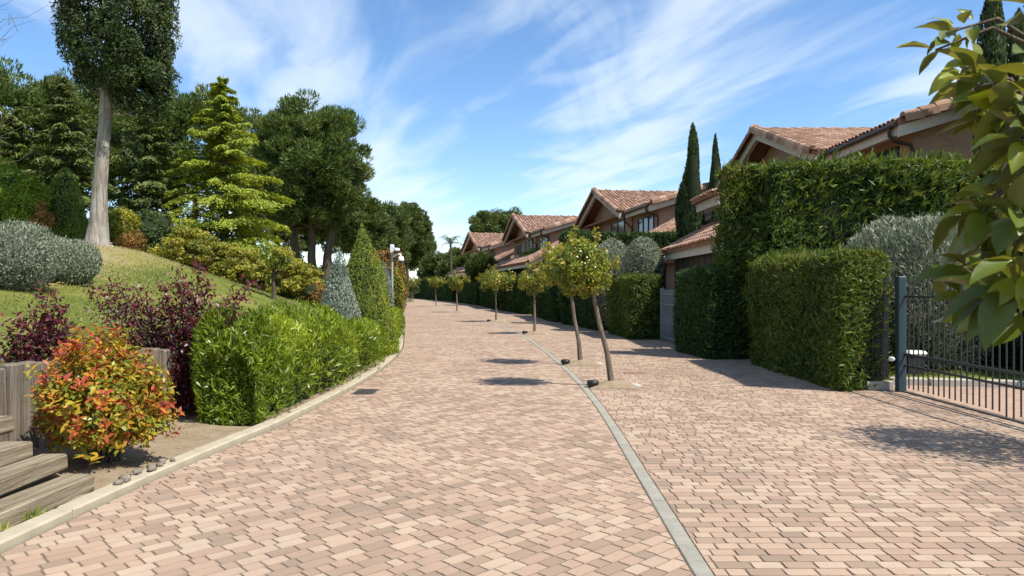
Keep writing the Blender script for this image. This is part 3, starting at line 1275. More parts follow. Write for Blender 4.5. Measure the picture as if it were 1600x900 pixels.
def cedar(name, label, x, y, z0, h, r, mat, tiers=15, per=150, group=None, L=.2, W=.07, tone=(.5, .22), lowest=.06):
    """conifer of separate drooping boughs, spirally set"""
    t = thing(name, label, 'tree', (x, y, z0), group=group)
    lv = Leaves()
    mb = MB()
    lean = rng.normal(0, .02, 2) * h
    mb.tube([(0, 0, -.2), (lean[0] * .4, lean[1] * .4, h * .5), (lean[0], lean[1], h * .9), (lean[0] + .06, lean[1], h)], [.05 * r + .06, .03 * r + .04, .02, .008], 8)
    nb = tiers * 7
    for i in range(nb):
        u = lowest + (1 - lowest) * max(0.0, (i + rng.uniform(-1.5, 1.5)) / nb) ** 1.08
        if not (0 <= u < .99):
            continue
        ph = i * 2.39996 + rng.uniform(-.3, .3)
        ln = (r * (1 - u) ** .85 + .16) * rng.choice([.6, .85, 1.0, 1.0, 1.15]) * rng.uniform(.85, 1.1)
        d = np.array([math.cos(ph), math.sin(ph), 0])
        sd_ = np.array([-d[1], d[0], 0])
        zb = h * u
        rise = rng.uniform(.02, .28) + .25 * u
        droop = rng.uniform(.22, .42)
        n = int(per * (.25 + ln / r))
        s = rng.random(n) ** .75
        k_ = rng.integers(0, 7, n)                     # side sprays along the bough
        lat = (k_ - 3) / 3 * .30 * ln * (1.1 - s) ** .6 + rng.normal(0, .035, n) * ln
        z = zb + rise * ln * s - droop * ln * s**2.2 - .32 * np.abs(lat) - rng.random(n) ** 2 * .11 * (1 + ln * .3)
        P = d * (s * ln)[:, None] + sd_ * lat[:, None] + np.array([lean[0] * u, lean[1] * u, 0])
        P[:, 2] = z
        P = P + np.array([x, y, z0])
        N = unit(np.array([0, 0, 1.0]) + d * .7 + rng.normal(0, .5, (n, 3)))
        D = unit(d * .9 + sd_ * (np.sign(lat) * .5)[:, None] + np.array([0, 0, -.3]) + rng.normal(0, .35, (n, 3)))
        lv.add(P, D, N, L * rng.uniform(.5, 1.3, n), W * rng.uniform(.6, 1.2, n), np.clip(rng.normal(tone[0], tone[1], n) + rng.normal(0, .1), 0, 1))
        mb.tube([(lean[0] * u, lean[1] * u, zb), tuple(d * ln * .5 + np.array([0, 0, zb + (rise * .5 - droop * .2) * ln])), tuple(d * ln * .92 + np.array([0, 0, zb + (rise - droop) * .9 * ln]))], [.014 * r + .008, .010, .004], 5, False)
    lv.build('crown', M[mat], t)
    mb.build('trunk', M['bark'], t)
    return t


def spire(name, label, x, y, z0, r, h, n, mat='cypress', group=None, L=.16, W=.05, cat='tree', base=.05, tap=5.0):
    """narrow cypress with upright sprays"""
    t = thing(name, label, cat, (x, y, z0), group=group)
    lm = Lump(2.6 / r * .6)
    u = rng.random(n) ** 1.1
    th = rng.uniform(0, 2 * PI, n)
    prof = lambda u: np.minimum(1, (u + .08) / .3) ** .6 * np.clip(1 - u ** tap, 0, 1) ** .95 * 1.03
    rr = r * prof(u)
    P0 = np.stack([np.cos(th) * rr, np.sin(th) * rr, (base + u * (1 - base)) * h], -1) + np.array([x, y, z0])
    out = np.stack([np.cos(th), np.sin(th), np.full(n, .15)], -1)
    P = P0 + out * ((rr + .1 * r) * (.2 * lm(P0 * np.array([1, 1, .35])) - .3 * rng.random(n)**2))[:, None]
    N = unit(out + rng.normal(0, .5, (n, 3)))
    D = unit(np.array([0, 0, 1.5]) + out * .35 + rng.normal(0, .25, (n, 3)))
    Leaves().add(P, D, N, L * rng.uniform(.6, 1.4, n), W * rng.uniform(.6, 1.4, n), np.clip(rng.normal(.45, .2, n) + .15 * lm(P0), 0, 1)).build('crown', M[mat], t)
    uu = np.linspace(0, 1, 12)
    mb = MB().lathe([(max(.01, float(r * prof(a)) * .72), float((base + a * (1 - base)) * h * .96)) for a in uu], seg=12)
    mb.build('inner_branches', M['core'], t)
    MB().tube([(0, 0, -.2), (0, 0, h * .3)], [r * .28, r * .2], 8).build('trunk', M['bark'], t)
    return t

# ================================================================== houses
def tile_unit():
    """one barrel tile, lies along -y (downhill), 0.42 long, 0.21 wide"""
    mb = MB()
    seg = 5
    vs, fs = [], []
    for j, (yy, r, zz) in enumerate(((0, .088, .010), (-.42, .108, .028))):
        for k in range(seg + 1):
            a = PI * k / seg
            vs.append((math.cos(a) * r, yy, zz + math.sin(a) * r * .62))
    for j, (yy, r, zz) in enumerate(((-.42, .088, .020),)):
        for k in range(seg + 1):
            a = PI * k / seg
            vs.append((math.cos(a) * r, yy + .004, zz + math.sin(a) * r * .56 - .006))
    n = seg + 1
    for k in range(seg):
        fs.append((k, k + 1, n + k + 1, n + k))
        fs.append((n + k, n + k + 1, 2 * n + k + 1, 2 * n + k))
    mb.add(vs, fs, True)
    return mb


TILE = tile_unit()
TILE_ME = TILE.mesh('roof_tile')
TILE_ME.materials.append(M['tile_obj'])
TV = np.array(TILE.v)
TF = TILE.f


def tile_spots(o, right, down, width, length_fn, pw=.225, pl=.36):
    """positions and frames of tiles covering a slope; length_fn(u)->(start,end) along 'down'"""
    o, right, down = np.array(o, float), np.array(right, float), np.array(down, float)
    right, down = right / np.linalg.norm(right), down / np.linalg.norm(down)
    up = np.cross(right, -down)
    sp = []
    nc = int(width / pw)
    for i in range(nc):
        u = (i + .5) * width / nc
        a, b = length_fn(u)
        s = b
        while s - .42 > a - .1:
            sp.append((o + right * u + down * (s - .42) + up * .012, right, -down, up))
            s -= pl
    return sp


def tiles_joined(parent, spots, name='roof_tiles'):
    if not spots:
        return
    n = len(spots)
    O = np.array([s[0] for s in spots])
    X = np.array([s[1] for s in spots])
    Yv = np.array([s[2] for s in spots])
    Z = np.array([s[3] for s in spots])
    V = O[:, None] + TV[None, :, 0:1] * X[:, None] + TV[None, :, 1:2] * Yv[:, None] + TV[None, :, 2:3] * Z[:, None]
    V = V + rng.normal(0, .004, (n, 1, 3))
    nf = len(TF)
    F = np.array(TF)
    co = V[:, F.ravel()].reshape(n * nf, 4, 3)
    tone = np.repeat(rng.random(n), nf)
    me = quads_mesh(name, co, 4, tone)
    me.polygons.foreach_set('use_smooth', [True] * len(me.polygons))
    link(name, me, M['tile'], parent, kind='stuff')


def tiles_single(parent, spots, name='roof_tile', scale=1.0):
    for s in spots:
        m = Matrix((s[1], s[2], s[3])).transposed().to_4x4()
        m.translation = Vector(s[0])
        o = bpy.data.objects.new(name, TILE_ME)
        COL.objects.link(o)
        o.parent = parent
        o.matrix_basis = m @ Matrix.Rotation(random.uniform(-.03, .03), 4, 'Z') @ Matrix.Diagonal((scale, 1, scale, 1))


def window(parent, x, y0, y1, z0, z1, panes=2):
    """window in a wall that faces -x, frame proud of the wall"""
    fr = MB()
    w, h = y1 - y0, z1 - z0
    for yy in (y0 + .035, y1 - .035):
        fr.box((x - .03, yy, (z0 + z1) / 2), (.08, .07, h))
    for zz in (z0 + .035, z1 - .035):
        fr.box((x - .03, (y0 + y1) / 2, zz), (.078, w - .14, .07))
    for k in range(1, panes):
        fr.box((x - .03, y0 + w * k / panes, (z0 + z1) / 2), (.076, .06, h - .14))
    f = fr.build('window', M['frame_dark'], parent)
    for k in range(panes):
        a, b = y0 + w * k / panes, y0 + w * (k + 1) / panes
        MB().box((x - .012, (a + b) / 2, (z0 + z1) / 2), (.03, b - a - .07, h - .14)).build('pane', M['glass'], f)
    MB().box((x - .06, (y0 + y1) / 2, z0 - .04), (.16, w + .12, .06)).build('sill', M['fascia'], f)
    return f


EAVE, PM, PG = 6.0, .30, .338          # eave height, main pitch, gable pitch
GY0, GY1, GYM = 4.6, 16.2, 10.4         # cross gable along the facade
GZ = EAVE + .04 + PG * (GYM - GY0)
RX = 7.2                                # main ridge
Y_END = 16.4


def house(label, loc, rz, singles, style):
    h = thing('brick_house', label, 'house', (loc[0], loc[1], 0), rz, 'brick houses along the right of the road')
    # walls
    mb = MB()
    mb.prism([(.7, -.3), (13.7, -.3), (13.7, EAVE - .05), (RX, EAVE + PM * RX - .30), (.7, EAVE - .02)], 'y', .55, Y_END - .4)
    mb.build('wall', M['brick'], h)
    mb = MB()
    mb.prism([(GY0 + .6, EAVE - 1.9), (GY1 - .7, EAVE - 1.9), (GY1 - .7, EAVE + .0), (GYM, GZ - .28), (GY0 + .6, EAVE + .0)], 'x', .62, 1.2)
    gw = mb.build('gable_wall', M['brick'], h)
    # main roof: deck + tiles
    zr = EAVE + PM * RX
    mb = MB()
    mb.slab([(0, 0, EAVE), (RX, 0, zr), (RX, Y_END, zr), (0, Y_END, EAVE)], .14)
    mb.slab([(RX + .002, 0, zr), (14.4, 0, EAVE), (14.4, Y_END, EAVE), (RX + .002, Y_END, zr)], .14)
    roof = mb.build('roof', M['roof_deck'], h)
    mb = MB()
    x_end = (GZ - EAVE) / PM + .3
    zf = EAVE + .04
    for s, yy in ((-1, GY0), (1, GY1)):
        mb.slab([(-.35, GYM, GZ), (-.35, yy, zf), (x_end * .06, yy, zf), (x_end, GYM, GZ)] if s > 0 else [(-.35, yy, zf), (-.35, GYM, GZ), (x_end, GYM, GZ), (x_end * .06, yy, zf)], .13)
    groof = mb.build('gable_roof', M['roof_deck'], h)
    # tiles of the gable slope that faces the camera
    ls = math.hypot(1, PG)

    def glen(u):
        x = -.35 + u
        zb = max(zf, EAVE + PM * x + .02)
        yy = GYM - (GZ - zb) / PG
        return 0.0, (GYM - yy) * ls + (.06 if x < .2 else .0)
    sp = tile_spots((-.35, GYM, GZ), (1, 0, 0), (0, -1, -PG), x_end + .2, glen)
    sp = [(o, np.array([1, 0, 0]), Yv, Z) for o, X, Yv, Z in sp]
    if singles:
        tiles_single(groof, sp[:300])
        tiles_joined(groof, sp[300:])
    else:
        tiles_joined(groof, sp)
    # main slope tiles, near part
    lm_ = math.hypot(1, PM)

    def mlen(u):
        yy = u
        if yy <= GY0:
            return 0.0, RX * lm_ + .06
        zq = GZ - PG * abs(yy - GYM)
        xv = max(0, (zq - EAVE) / PM)
        return 0.0, max(0, (RX - xv) * lm_)
    sp = tile_spots((RX, 0.1, zr), (0, 1, 0), (-1, 0, -PM), GYM, mlen)
    sp = [(o, np.array([0, 1., 0]), Yv, np.array([-PM, 0, 1]) / lm_) for o, X, Yv, Z in sp]
    tiles_joined(roof, [(o, -X, Yv, Z) for o, X, Yv, Z in sp])
    # verge tiles along the near rake and the gable front: big clay pieces, one by one
    vt = MB()
    vt.prism([(-.17, -.17), (-.165, .0), (-.12, .075), (-.03, .115), (.07, .1), (.15, .04), (.17, -.02), (.12, -.02), (-.09, .0), (-.12, -.17)], 'y', 0, .47)
    vme = vt.mesh('verge_tile')
    vme.materials.append(M['tile_obj'])
    n = int(RX * lm_ / .40)
    for i in range(n):
        s = (i + .2) * RX / n
        o = bpy.data.objects.new('verge_tile', vme)
        COL.objects.link(o)
        o.parent = roof
        m = Matrix(((0, 1 / lm_, -PM / lm_), (1, 0, 0), (0, PM / lm_, 1 / lm_))).to_4x4()
        m.translation = Vector((s, -.02, EAVE + PM * s + .055 + random.uniform(0, .012)))
        o.matrix_basis = m @ Matrix.Rotation(-.085, 4, 'X') @ Matrix.Rotation(random.uniform(-.03, .03), 4, 'Y')
    for sg in (-1, 1):
        n = 15
        for i in range(n):
            s = (i + .2) * (GYM - GY0) / n
            o = bpy.data.objects.new('verge_tile', vme)
            COL.objects.link(o)
            o.parent = groof
            yb = GYM + sg * ((GYM - GY0) - s)
            d = Vector((0, -sg, PG)).normalized()
            r_ = Vector((1, 0, 0))
            up = Vector((0, sg * PG, 1)).normalized()
            m = Matrix((r_, d, up)).transposed().to_4x4()
            m.translation = Vector((-.36, yb, zf + PG * s + .05))
            o.matrix_basis = m @ Matrix.Rotation(-.07, 4, 'X')
    # fascias
    fm = MB()
    fm.slab([(.02, .02, EAVE - .145), (RX, .02, zr - .145), (RX, .14, zr - .145), (.02, .14, EAVE - .145)], .30)
    fm.build('rake_fascia', M['fascia'], h)
    fm = MB().box((.1, GY0 / 2 + .05, EAVE - .26), (.14, GY0 - .25, .24))
    fm.build('eave_fascia', M['fascia'], h)
    fm = MB()
    for sg, yy in ((-1, GY0), (1, GY1)):
        q4 = [(-.3, GYM, GZ - .135), (-.3, yy, zf - .135), (-.14, yy, zf - .135), (-.14, GYM, GZ - .135)]
        fm.slab(q4 if sg > 0 else q4[::-1], .30)
    fm.build('gable_fascia', M['fascia'], h)
    # soffit under the eave, gutter, downpipes
    MB().box((.42, GY0 / 2, EAVE - .165), (.56, GY0 - .2, .03)).build('soffit', M['brick'], h)
    gt = MB().tube([(-.06, .1, EAVE - .1), (-.06, GY0 + .15, EAVE - .12)], .075, 8)
    gt.build('gutter', M['pipe'], h)
    MB().tube([(-.06, .38, EAVE - .14), (-.06, .38, EAVE - .36), (.1, .4, EAVE - .5), (.52, .42, EAVE - .58), (.6, .44, EAVE - .75), (.6, .44, .2)], .055, 8).build('downpipe', M['pipe'], h)
    MB().tube([(.16, GY0 + .5, EAVE - .3), (.16, GY0 + .5, EAVE - .5), (.6, GY0 + .5, EAVE - .9), (.62, GY0 + .5, 3.0)], .05, 8).build('downpipe', M['pipe'], h)
    # windows of the upper floor
    window(h, .7, 1.3, 4.1, 4.35, 5.55, 3)
    window(h, .62, 6.6, 9.6, 4.5, 5.75, 2)
    window(h, .62, 12.0, 14.4, 4.5, 5.6, 2)
    if style == 'hedged':
        # garage and upper porch towards the road
        gz, gx = 2.9, -4.85
        mb = MB().prism([(gx + .45, -.2), (-.0, -.2), (-.0, 3.3), (gx + 1.3, 3.3), (gx + .45, gz + .12)], 'y', -.1, 6.3)
        mb.build('garage_wall', M['brick'], h)
        gd = MB().box((gx + .40, 3.1, 1.25), (.1, 5.9, 2.7)).build('garage_shade_front', M['garage_shade_front'], h)  # panelled front, shade of the recess put into its dark colour
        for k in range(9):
            MB().box((gx + .34, .45 + k * .66, 1.25), (.03, .6, 2.6), 0, .005).build('panel', M['garage_shade_front'], gd)
        run = 1.35
        mb = MB().slab([(gx, -.4, gz), (gx + run, -.4, gz + .55 * run), (gx + run, 6.6, gz + .55 * run), (gx, 6.6, gz)], .12)
        gr = mb.build('garage_roof', M['roof_deck'], h)
        k_ = math.hypot(1, .55)
        sp = tile_spots((gx + run, -.4, gz + .55 * run), (0, 1, 0), (-1, 0, -.55), 7.0, lambda u: (0, run * k_ + .06))
        tiles_joined(gr, [(o, np.array([0, -1., 0]), Yv, np.array([-.55, 0, 1]) / k_) for o, X, Yv, Z in sp])
        MB().box((gx + .14, 3.1, gz - .22), (.1, 6.9, .26)).build('garage_fascia', M['fascia'], h)
        MB().box((gx + run + .12, 3.1, gz + .55 * run + .04), (.2, 7.05, .16)).build('flashing', M['redtrim'], h)
        mb = MB().slab([(-3.72, 4.0, 4.67), (-1.6, 4.0, 5.1), (-1.6, 7.0, 5.1), (-3.72, 7.0, 4.67)], .12)
        pr = mb.build('porch_roof', M['roof_deck'], h)
        k2 = math.hypot(1, .204)
        sp = tile_spots((-1.6, 4.0, 5.1), (0, 1, 0), (-1, 0, -.204), 3.0, lambda u: (0, 2.12 * k2 + .06))
        tiles_joined(pr, [(o, np.array([0, -1., 0]), Yv, np.array([-.204, 0, 1]) / k2) for o, X, Yv, Z in sp])
        MB().box((-3.5, 5.5, 4.42), (.12, 2.8, .3)).build('porch_fascia', M['fascia'], h)
        MB().prism([(-2.6, 3.0), (.5, 3.0), (.5, 4.7), (-2.6, 4.6)], 'y', 4.4, 6.6).build('porch_wall', M['brick'], h)
    else:
        # long lower roof towards the road with a rising near end, terrace behind it
        lz, lx, lp_ = 3.4, -2.0, .53
        k_ = math.hypot(1, lp_)
        mb = MB()
        mb.slab([(lx, 0.01, lz), (-.55, 0.01, lz + lp_ * 1.45), (-.55, Y_END, lz + lp_ * 1.45), (lx, Y_END, lz)], .13)
        mb.slab([(lx, -4.2, lz), (1.6, -4.2, lz + lp_ * 3.6), (1.6, 0, lz + lp_ * 3.6), (lx, 0, lz)], .13)
        lr = mb.build('lower_roof', M['roof_deck'], h)
        sp = tile_spots((-.55, 0, lz + lp_ * 1.45), (0, 1, 0), (-1, 0, -lp_), Y_END, lambda u: (0, 1.45 * k_ + .06))
        sp += tile_spots((1.6, -4.1, lz + lp_ * 3.6), (0, 1, 0), (-1, 0, -lp_), 4.1, lambda u: (0, 3.6 * k_ + .06))
        tiles_joined(lr, [(o, np.array([0, -1., 0]), Yv, np.array([-lp_, 0, 1]) / k_) for o, X, Yv, Z in sp])
        for i in range(10):
            s = (i + .2) * 3.6 / 10
            o = bpy.data.objects.new('verge_tile', vme)
            COL.objects.link(o)
            o.parent = lr
            m = Matrix(((0, 1 / k_, -lp_ / k_), (1, 0, 0), (0, lp_ / k_, 1 / k_))).to_4x4()
            m.translation = Vector((lx + s, -4.22, lz + lp_ * s + .055))
            o.matrix_basis = m @ Matrix.Rotation(-.085, 4, 'X')
        fm = MB().slab([(lx + .02, -4.18, lz - .132), (1.6, -4.18, lz + lp_ * 3.6 - .132), (1.6, -4.06, lz + lp_ * 3.6 - .132), (lx + .02, -4.06, lz - .132)], .32)
        fm.build('rake_fascia', M['fascia'], h)
        MB().box((lx + .12, 6.2, lz - .27), (.12, 20.2, .22)).build('eave_fascia', M['fascia'], h)
        MB().prism([(-1.5, -.3), (1.5, -.3), (1.5, lz + lp_ * 3.5 - .2), (-1.5, lz + .1)], 'y', -3.7, .54).build('lower_wall', M['brick'], h)
        MB().prism([(-1.4, -.3), (.69, -.3), (.69, 3.6), (-1.4, 3.6)], 'y', .56, Y_END - .5).build('terrace', M['brick'], h)
        # small near roof, one storey lower
        mb = MB().slab([(-1.6, -9.2, 2.75), (1.9, -9.2, 4.3), (1.9, -4.3, 4.3), (-1.6, -4.3, 2.75)], .12)
        nr_ = mb.build('garage_roof', M['roof_deck'], h)
        k3 = math.hypot(1, .443)
        sp = tile_spots((1.9, -9.2, 4.3), (0, 1, 0), (-1, 0, -.443), 4.9, lambda u: (0, 3.5 * k3 + .06))
        tiles_joined(nr_, [(o, np.array([0, -1., 0]), Yv, np.array([-.443, 0, 1]) / k3) for o, X, Yv, Z in sp])
        MB().prism([(-1.1, -.3), (1.8, -.3), (1.8, 3.9), (-1.1, 2.75)], 'y', -8.8, -4.5).build('garage_wall', M['brick'], h)
    return h


R_ = math.radians
house('nearest brick house, its clay tiled gable showing above the tall dark hedge', (10.1, 19.2), R_(0), True, 'hedged')
hB = house('brick house with cream gable boards and dark windows, left of the tall cypress', (7.08, 37.9), R_(7.5), False, 'terrace')
hC = house('brick house with a long sloping lower tiled roof, third along the road', (2.27, 54.4), R_(10), False, 'terrace')
hD = house('farthest brick house, its pale tiled roof below the round trees', (-2.3, 75.5), R_(13), False, 'terrace')

# ================================================================== right side: hedges
G_H = 'clipped hedges along the pavement'
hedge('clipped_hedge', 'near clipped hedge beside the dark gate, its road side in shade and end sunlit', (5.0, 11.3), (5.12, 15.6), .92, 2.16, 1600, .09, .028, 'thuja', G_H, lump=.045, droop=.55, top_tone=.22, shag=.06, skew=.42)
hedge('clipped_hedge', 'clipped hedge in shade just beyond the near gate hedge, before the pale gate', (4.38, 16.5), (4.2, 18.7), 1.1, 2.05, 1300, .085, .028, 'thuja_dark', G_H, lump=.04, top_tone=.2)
hedge('tall_hedge', 'tall dark hedge wall standing above the near clipped hedge and the grey shrub', (4.78, 17.3), (5.85, 17.3), .78, 4.35, 800, .12, .04, 'thuja', lump=.07, droop=.5, cat='hedge', shag=.13, faces=('r', 'e0', 't'))
# the block runs along x: thickness goes to the camera's side
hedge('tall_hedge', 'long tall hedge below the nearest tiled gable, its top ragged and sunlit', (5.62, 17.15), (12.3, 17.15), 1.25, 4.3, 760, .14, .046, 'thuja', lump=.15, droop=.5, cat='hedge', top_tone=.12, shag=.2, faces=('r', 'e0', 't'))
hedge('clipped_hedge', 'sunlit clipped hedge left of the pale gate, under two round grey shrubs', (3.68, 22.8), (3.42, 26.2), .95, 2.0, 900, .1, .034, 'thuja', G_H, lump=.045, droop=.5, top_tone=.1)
far_labels = [
    'clipped hedge beyond the grey round shrubs, partly behind the nearest street trees',
    'clipped hedge length behind the third street tree from the camera',
    'clipped hedge length behind the fourth street tree from the camera',
    'clipped hedge length behind the fifth street tree from the camera',
    'far clipped hedge length behind the sixth street tree, small and dark',
    'farthest clipped hedge length where the road bends away',
]
segs = [(27.6, 33.0), (34.2, 42.5), (44.0, 53.0), (55.0, 66.0), (68.0, 83.0), (85.0, 118.0)]
for i, (a, b) in enumerate(segs):
    L_ = .1 + .0022 * a
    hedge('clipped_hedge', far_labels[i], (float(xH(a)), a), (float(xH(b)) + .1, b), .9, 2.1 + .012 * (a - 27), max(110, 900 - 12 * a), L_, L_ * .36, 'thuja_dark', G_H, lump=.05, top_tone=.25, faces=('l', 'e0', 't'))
    if i < 5:
        # return of the hedge at the gateway: a short lit stub towards the garden
        e = (float(xH(a)) + .15, a - .35)
        hedge('hedge_return', ['sunlit hedge stub at the gateway behind the second street tree', 'sunlit hedge stub at the gateway between third and fourth street trees',
                               'sunlit hedge stub at the gateway near the fourth street tree', 'sunlit hedge stub at the gateway near the fifth street tree',
                               'sunlit hedge stub at the farthest gateway'][i],
              (e[0] + 1.6, e[1] + .7), (e[0], e[1] + .7), .7, 1.95 + .012 * (a - 27), max(200, 900 - 12 * a), L_, L_ * .36, 'thuja', 'hedge stubs at the gateways', lump=.05, faces=('l', 'r', 'e1', 't'))
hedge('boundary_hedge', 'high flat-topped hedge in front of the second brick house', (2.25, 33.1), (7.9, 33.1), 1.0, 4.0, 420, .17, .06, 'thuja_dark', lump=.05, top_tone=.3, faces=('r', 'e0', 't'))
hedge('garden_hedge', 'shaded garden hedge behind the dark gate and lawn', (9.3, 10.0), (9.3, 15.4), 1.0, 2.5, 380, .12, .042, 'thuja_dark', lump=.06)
hedge('garden_hedge', 'dark hedge filling the recess below the tall hedge, behind the near clipped hedge', (5.4, 15.75), (5.4, 17.6), .6, 2.0, 500, .1, .035, 'shrub', lump=.12)
hedge('garden_hedge', 'green hedge on the terrace of the third brick house', (1.2, 52.0), (-1.4, 64.0), .8, 3.1, 200, .2, .08, 'thuja_dark', lump=.06, faces=('l', 'e0', 't'))

# grey shrubs
bush('grey_shrub', 'big feathery grey-green shrub above the dark gate', 7.7, 13.9, 0, 1.3, 3.0, 26000, 'grey', .11, .022, 'core_grey', lump=.06, zc=.55, upright=1.0, tone=(.42, .22))
bush('grey_shrub', 'rounded clipped grey-green shrub beside the pale gate, nearer of the pair', 4.5, 25.2, 0, .72, 3.32, 9000, 'grey', .08, .024, 'core_grey', lump=.03, zc=.66, tone=(.3, .2), group='round grey shrubs behind the hedge')
bush('grey_shrub', 'rounded clipped grey-green shrub half hidden by the nearest street trees', 3.75, 27.3, 0, .85, 3.3, 9000, 'grey', .09, .026, 'core_grey', lump=.04, zc=.66, tone=(.3, .2), group='round grey shrubs behind the hedge')

# cypresses
spire('cypress', 'tall slim cypress between the first and second brick houses, taller of the pair', 7.42, 30.2, 0, .52, 8.3, 15000, group='slim cypresses between the houses', L=.2, W=.06)
spire('cypress', 'slim cypress just behind the tall hedge corner, shorter of the pair', 10.5, 38.0, 0, .58, 9.5, 10000, group='slim cypresses between the houses', L=.22, W=.07)
spire('cypress', 'dark cypress at the top right behind the foreground leaves', 11.78, 18.0, 0, .42, 9.05, 11000, group='cypresses at the end of the tall hedge', L=.15, W=.045, tap=9.0)
spire('cypress', 'dark cypress cut by the right edge of the picture', 12.6, 18.3, 0, .42, 8.5, 9000, group='cypresses at the end of the tall hedge', L=.15, W=.045, tap=9.0)

# small plants on terraces and hedge tops
bush('terrace_plant', 'bright green plant on the terrace of the third house', 1.15, 60.5, 3.6, .55, .95, 900, 'bright', .16, .07, core=False, group='plants on house terraces')
bush('terrace_plant', 'low light green plant below the window of the third house', 2.0, 57.0, 3.6, .8, 1.0, 1200, 'bright', .16, .07, core=False, group='plants on house terraces')
bush('terrace_plant', 'pale plant on the window sill of the second house', 6.75, 41.0, 4.0, .5, .5, 700, 'bright', .12, .05, core=False, group='plants on house terraces')

# ------------------------------------------------------------------ dark gate on the right
gate = thing('sliding_gate', 'dark grey metal bar gate with blue-grey post, by the near hedge', 'gate', (6.0, 11.36, 0))
MB().box((0, 0, .89), (.125, .125, 1.78), 0, .012).build('post', M['gate_post'], gate)
GL = 4.6
for z, t in ((1.47, .03), (.58, .035), (.41, .03)):
    MB().box((.04, -GL / 2 - .06, z), (.034, GL, t), 0, .003).build('rail', M['gate'], gate)
pk = MB().tube([(0, 0, 0), (0, 0, 1.7)], .0105, 6).mesh('picket')
pk.materials.append(M['gate'])
for i in range(35):
    o = bpy.data.objects.new('picket', pk)
    COL.objects.link(o)
    o.parent = gate
    lo = .07 if i not in (17, 18) else .0
    o.location = (.04, -.16 - i * .13, lo)
    o.scale = (1, 1, (1.78 - lo) / 1.7)
MB().box((.04, -GL / 2, .008), (.07, GL + .4, .022), 0, .003).build('track', M['iron'], gate)
# dark infill beside the post
pn = thing('gate_side_panel', 'narrow dark bar panel between the near hedge and the gate post', 'panel', (5.86, 11.52, 0))
MB().box((-.1, .06, .07), (.42, .14, .14), 0, .01).build('plinth', M['pale_conc'], pn)
MB().box((-.12, .1, .95), (.4, .03, 1.6)).build('sheet', M['black'], pn)
for i in range(4):
    MB().tube([(-.28 + i * .09, .06, .14), (-.28 + i * .09, .06, 1.72)], .011, 6).build('bar', M['gate'], pn)
lampo = thing('gate_lamp', 'small round white lamp on the dark panel beside the gate post', 'lamp', (5.86, 11.36, .50))
MB().lathe([(.005, -.035), (.03, -.028), (.045, -.012), (.048, .012), (.035, .032), (.006, .04)], seg=14).build('globe', M['white'], lampo)
MB().tube([(0, .0, 0), (0, .15, 0)], .014, 8).build('stem', M['gate'], lampo)
# garden behind the gate
def flat(name, pts, z, mat):
    mb = MB()
    mb.add([(p[0], p[1], z) for p in pts], [tuple(range(len(pts)))])
    o = mb.build(name, mat)
    o['kind'] = 'structure'
    return o


flat('garden_lawn', [(5.6, 12.45), (9.4, 11.6), (9.4, 16.0), (5.6, 16.0)], .09, M['turf'])
gk = setting('garden_kerb')
for i in range(5):
    x0, x1 = 6.05 + i * .8, 6.05 + (i + 1) * .8 - .012
    y0 = 12.32 - (x0 + .4 - 5.9) * .22
    MB().box((0, 0, 0), (.79, .2, .15), 0, .01).build('kerb_stone', M['pale_conc'], gk, ((x0 + x1) / 2, y0, .04), (0, 0, math.atan(-.22)))
flat('driveway', [(6.2, 12.2), (6.2, 6.0), (10.5, 6.0), (10.5, 11.2)], .001, plain('pink_driveway', (.36, .245, .18), .9, .2, nz=.1, scale=9))
flat('garden_ground', [(4.95, 15.7), (40, 15.7), (40, 110), (-2, 110), (-2, 60), (1, 46), (3.2, 34), (4.6, 25), (5.2, 18)], -.03, M['soil_dark'])
n = 9000
P = np.stack([rng.uniform(6.1, 9.2, n), rng.uniform(12.5, 15.4, n), np.full(n, .115)], -1)
P = P[P[:, 1] > 12.5 - (P[:, 0] - 5.9) * .2]
n = len(P)
gg = Leaves().add(P, np.stack([rng.normal(0, .5, n), rng.normal(0, .5, n), np.ones(n)], -1), rdir(n), rng.uniform(.04, .08, n), .014, rng.uniform(.1, .7, n)).build('grass', M['grass'], None)
tag(gg, 'short green lawn grass behind the dark gate', 'grass', kind='stuff')
bx_ = thing('garden_box', 'low dark garden box with a white lid seen through the gate bars', 'box', (6.95, 12.75, .09))
MB().box((0, 0, .17), (.3, .26, .34), 0, .03).build('body', M['black'], bx_)
MB().box((0, 0, .385), (.36, .31, .085), .1, .035).build('lid', M['white'], bx_)
bush('garden_shrub', 'dark leafy shrub behind the gate bars under the grey shrub', 6.7, 13.6, .08, .75, 1.5, 5000, 'shrub', .07, .035, lump=.14)

# ------------------------------------------------------------------ pale gate further on
g2 = thing('garden_gate', 'pale grey bar gate between two clipped hedges, farther along the pavement', 'gate', (4.62, 22.6, 0))
MB().box((0, 0, .8), (.12, .12, 1.6), 0, .01).build('post', M['gate_pale'], g2)
for z in (1.42, 1.12, .12):
    MB().box((-.02, -1.9, z), (.035, 3.7, .04)).build('rail', M['gate_pale'], g2)
pk2 = MB().tube([(0, 0, .06), (0, 0, 1.55)], .013, 6).mesh('picket')
pk2.materials.append(M['gate_pale'])
for i in range(26):
    o = bpy.data.objects.new('picket', pk2)
    COL.objects.link(o)
    o.parent = g2
    o.location = (-.02, -.18 - i * .14, 0)
MB().box((.05, -1.95, .6), (.02, 3.5, .36)).build('lower_sheet', M['gate_pale'], g2)
bush('garden_shrub', 'light green shrub showing through the pale gate bars', 5.3, 20.8, 0, .5, 1.15, 1500, 'bright', .07, .03)

# ------------------------------------------------------------------ street trees
LAMP = MB().lathe([(.05, 0), (.085, .02), (.098, .06), (.092, .10), (.02, .112)], seg=16)


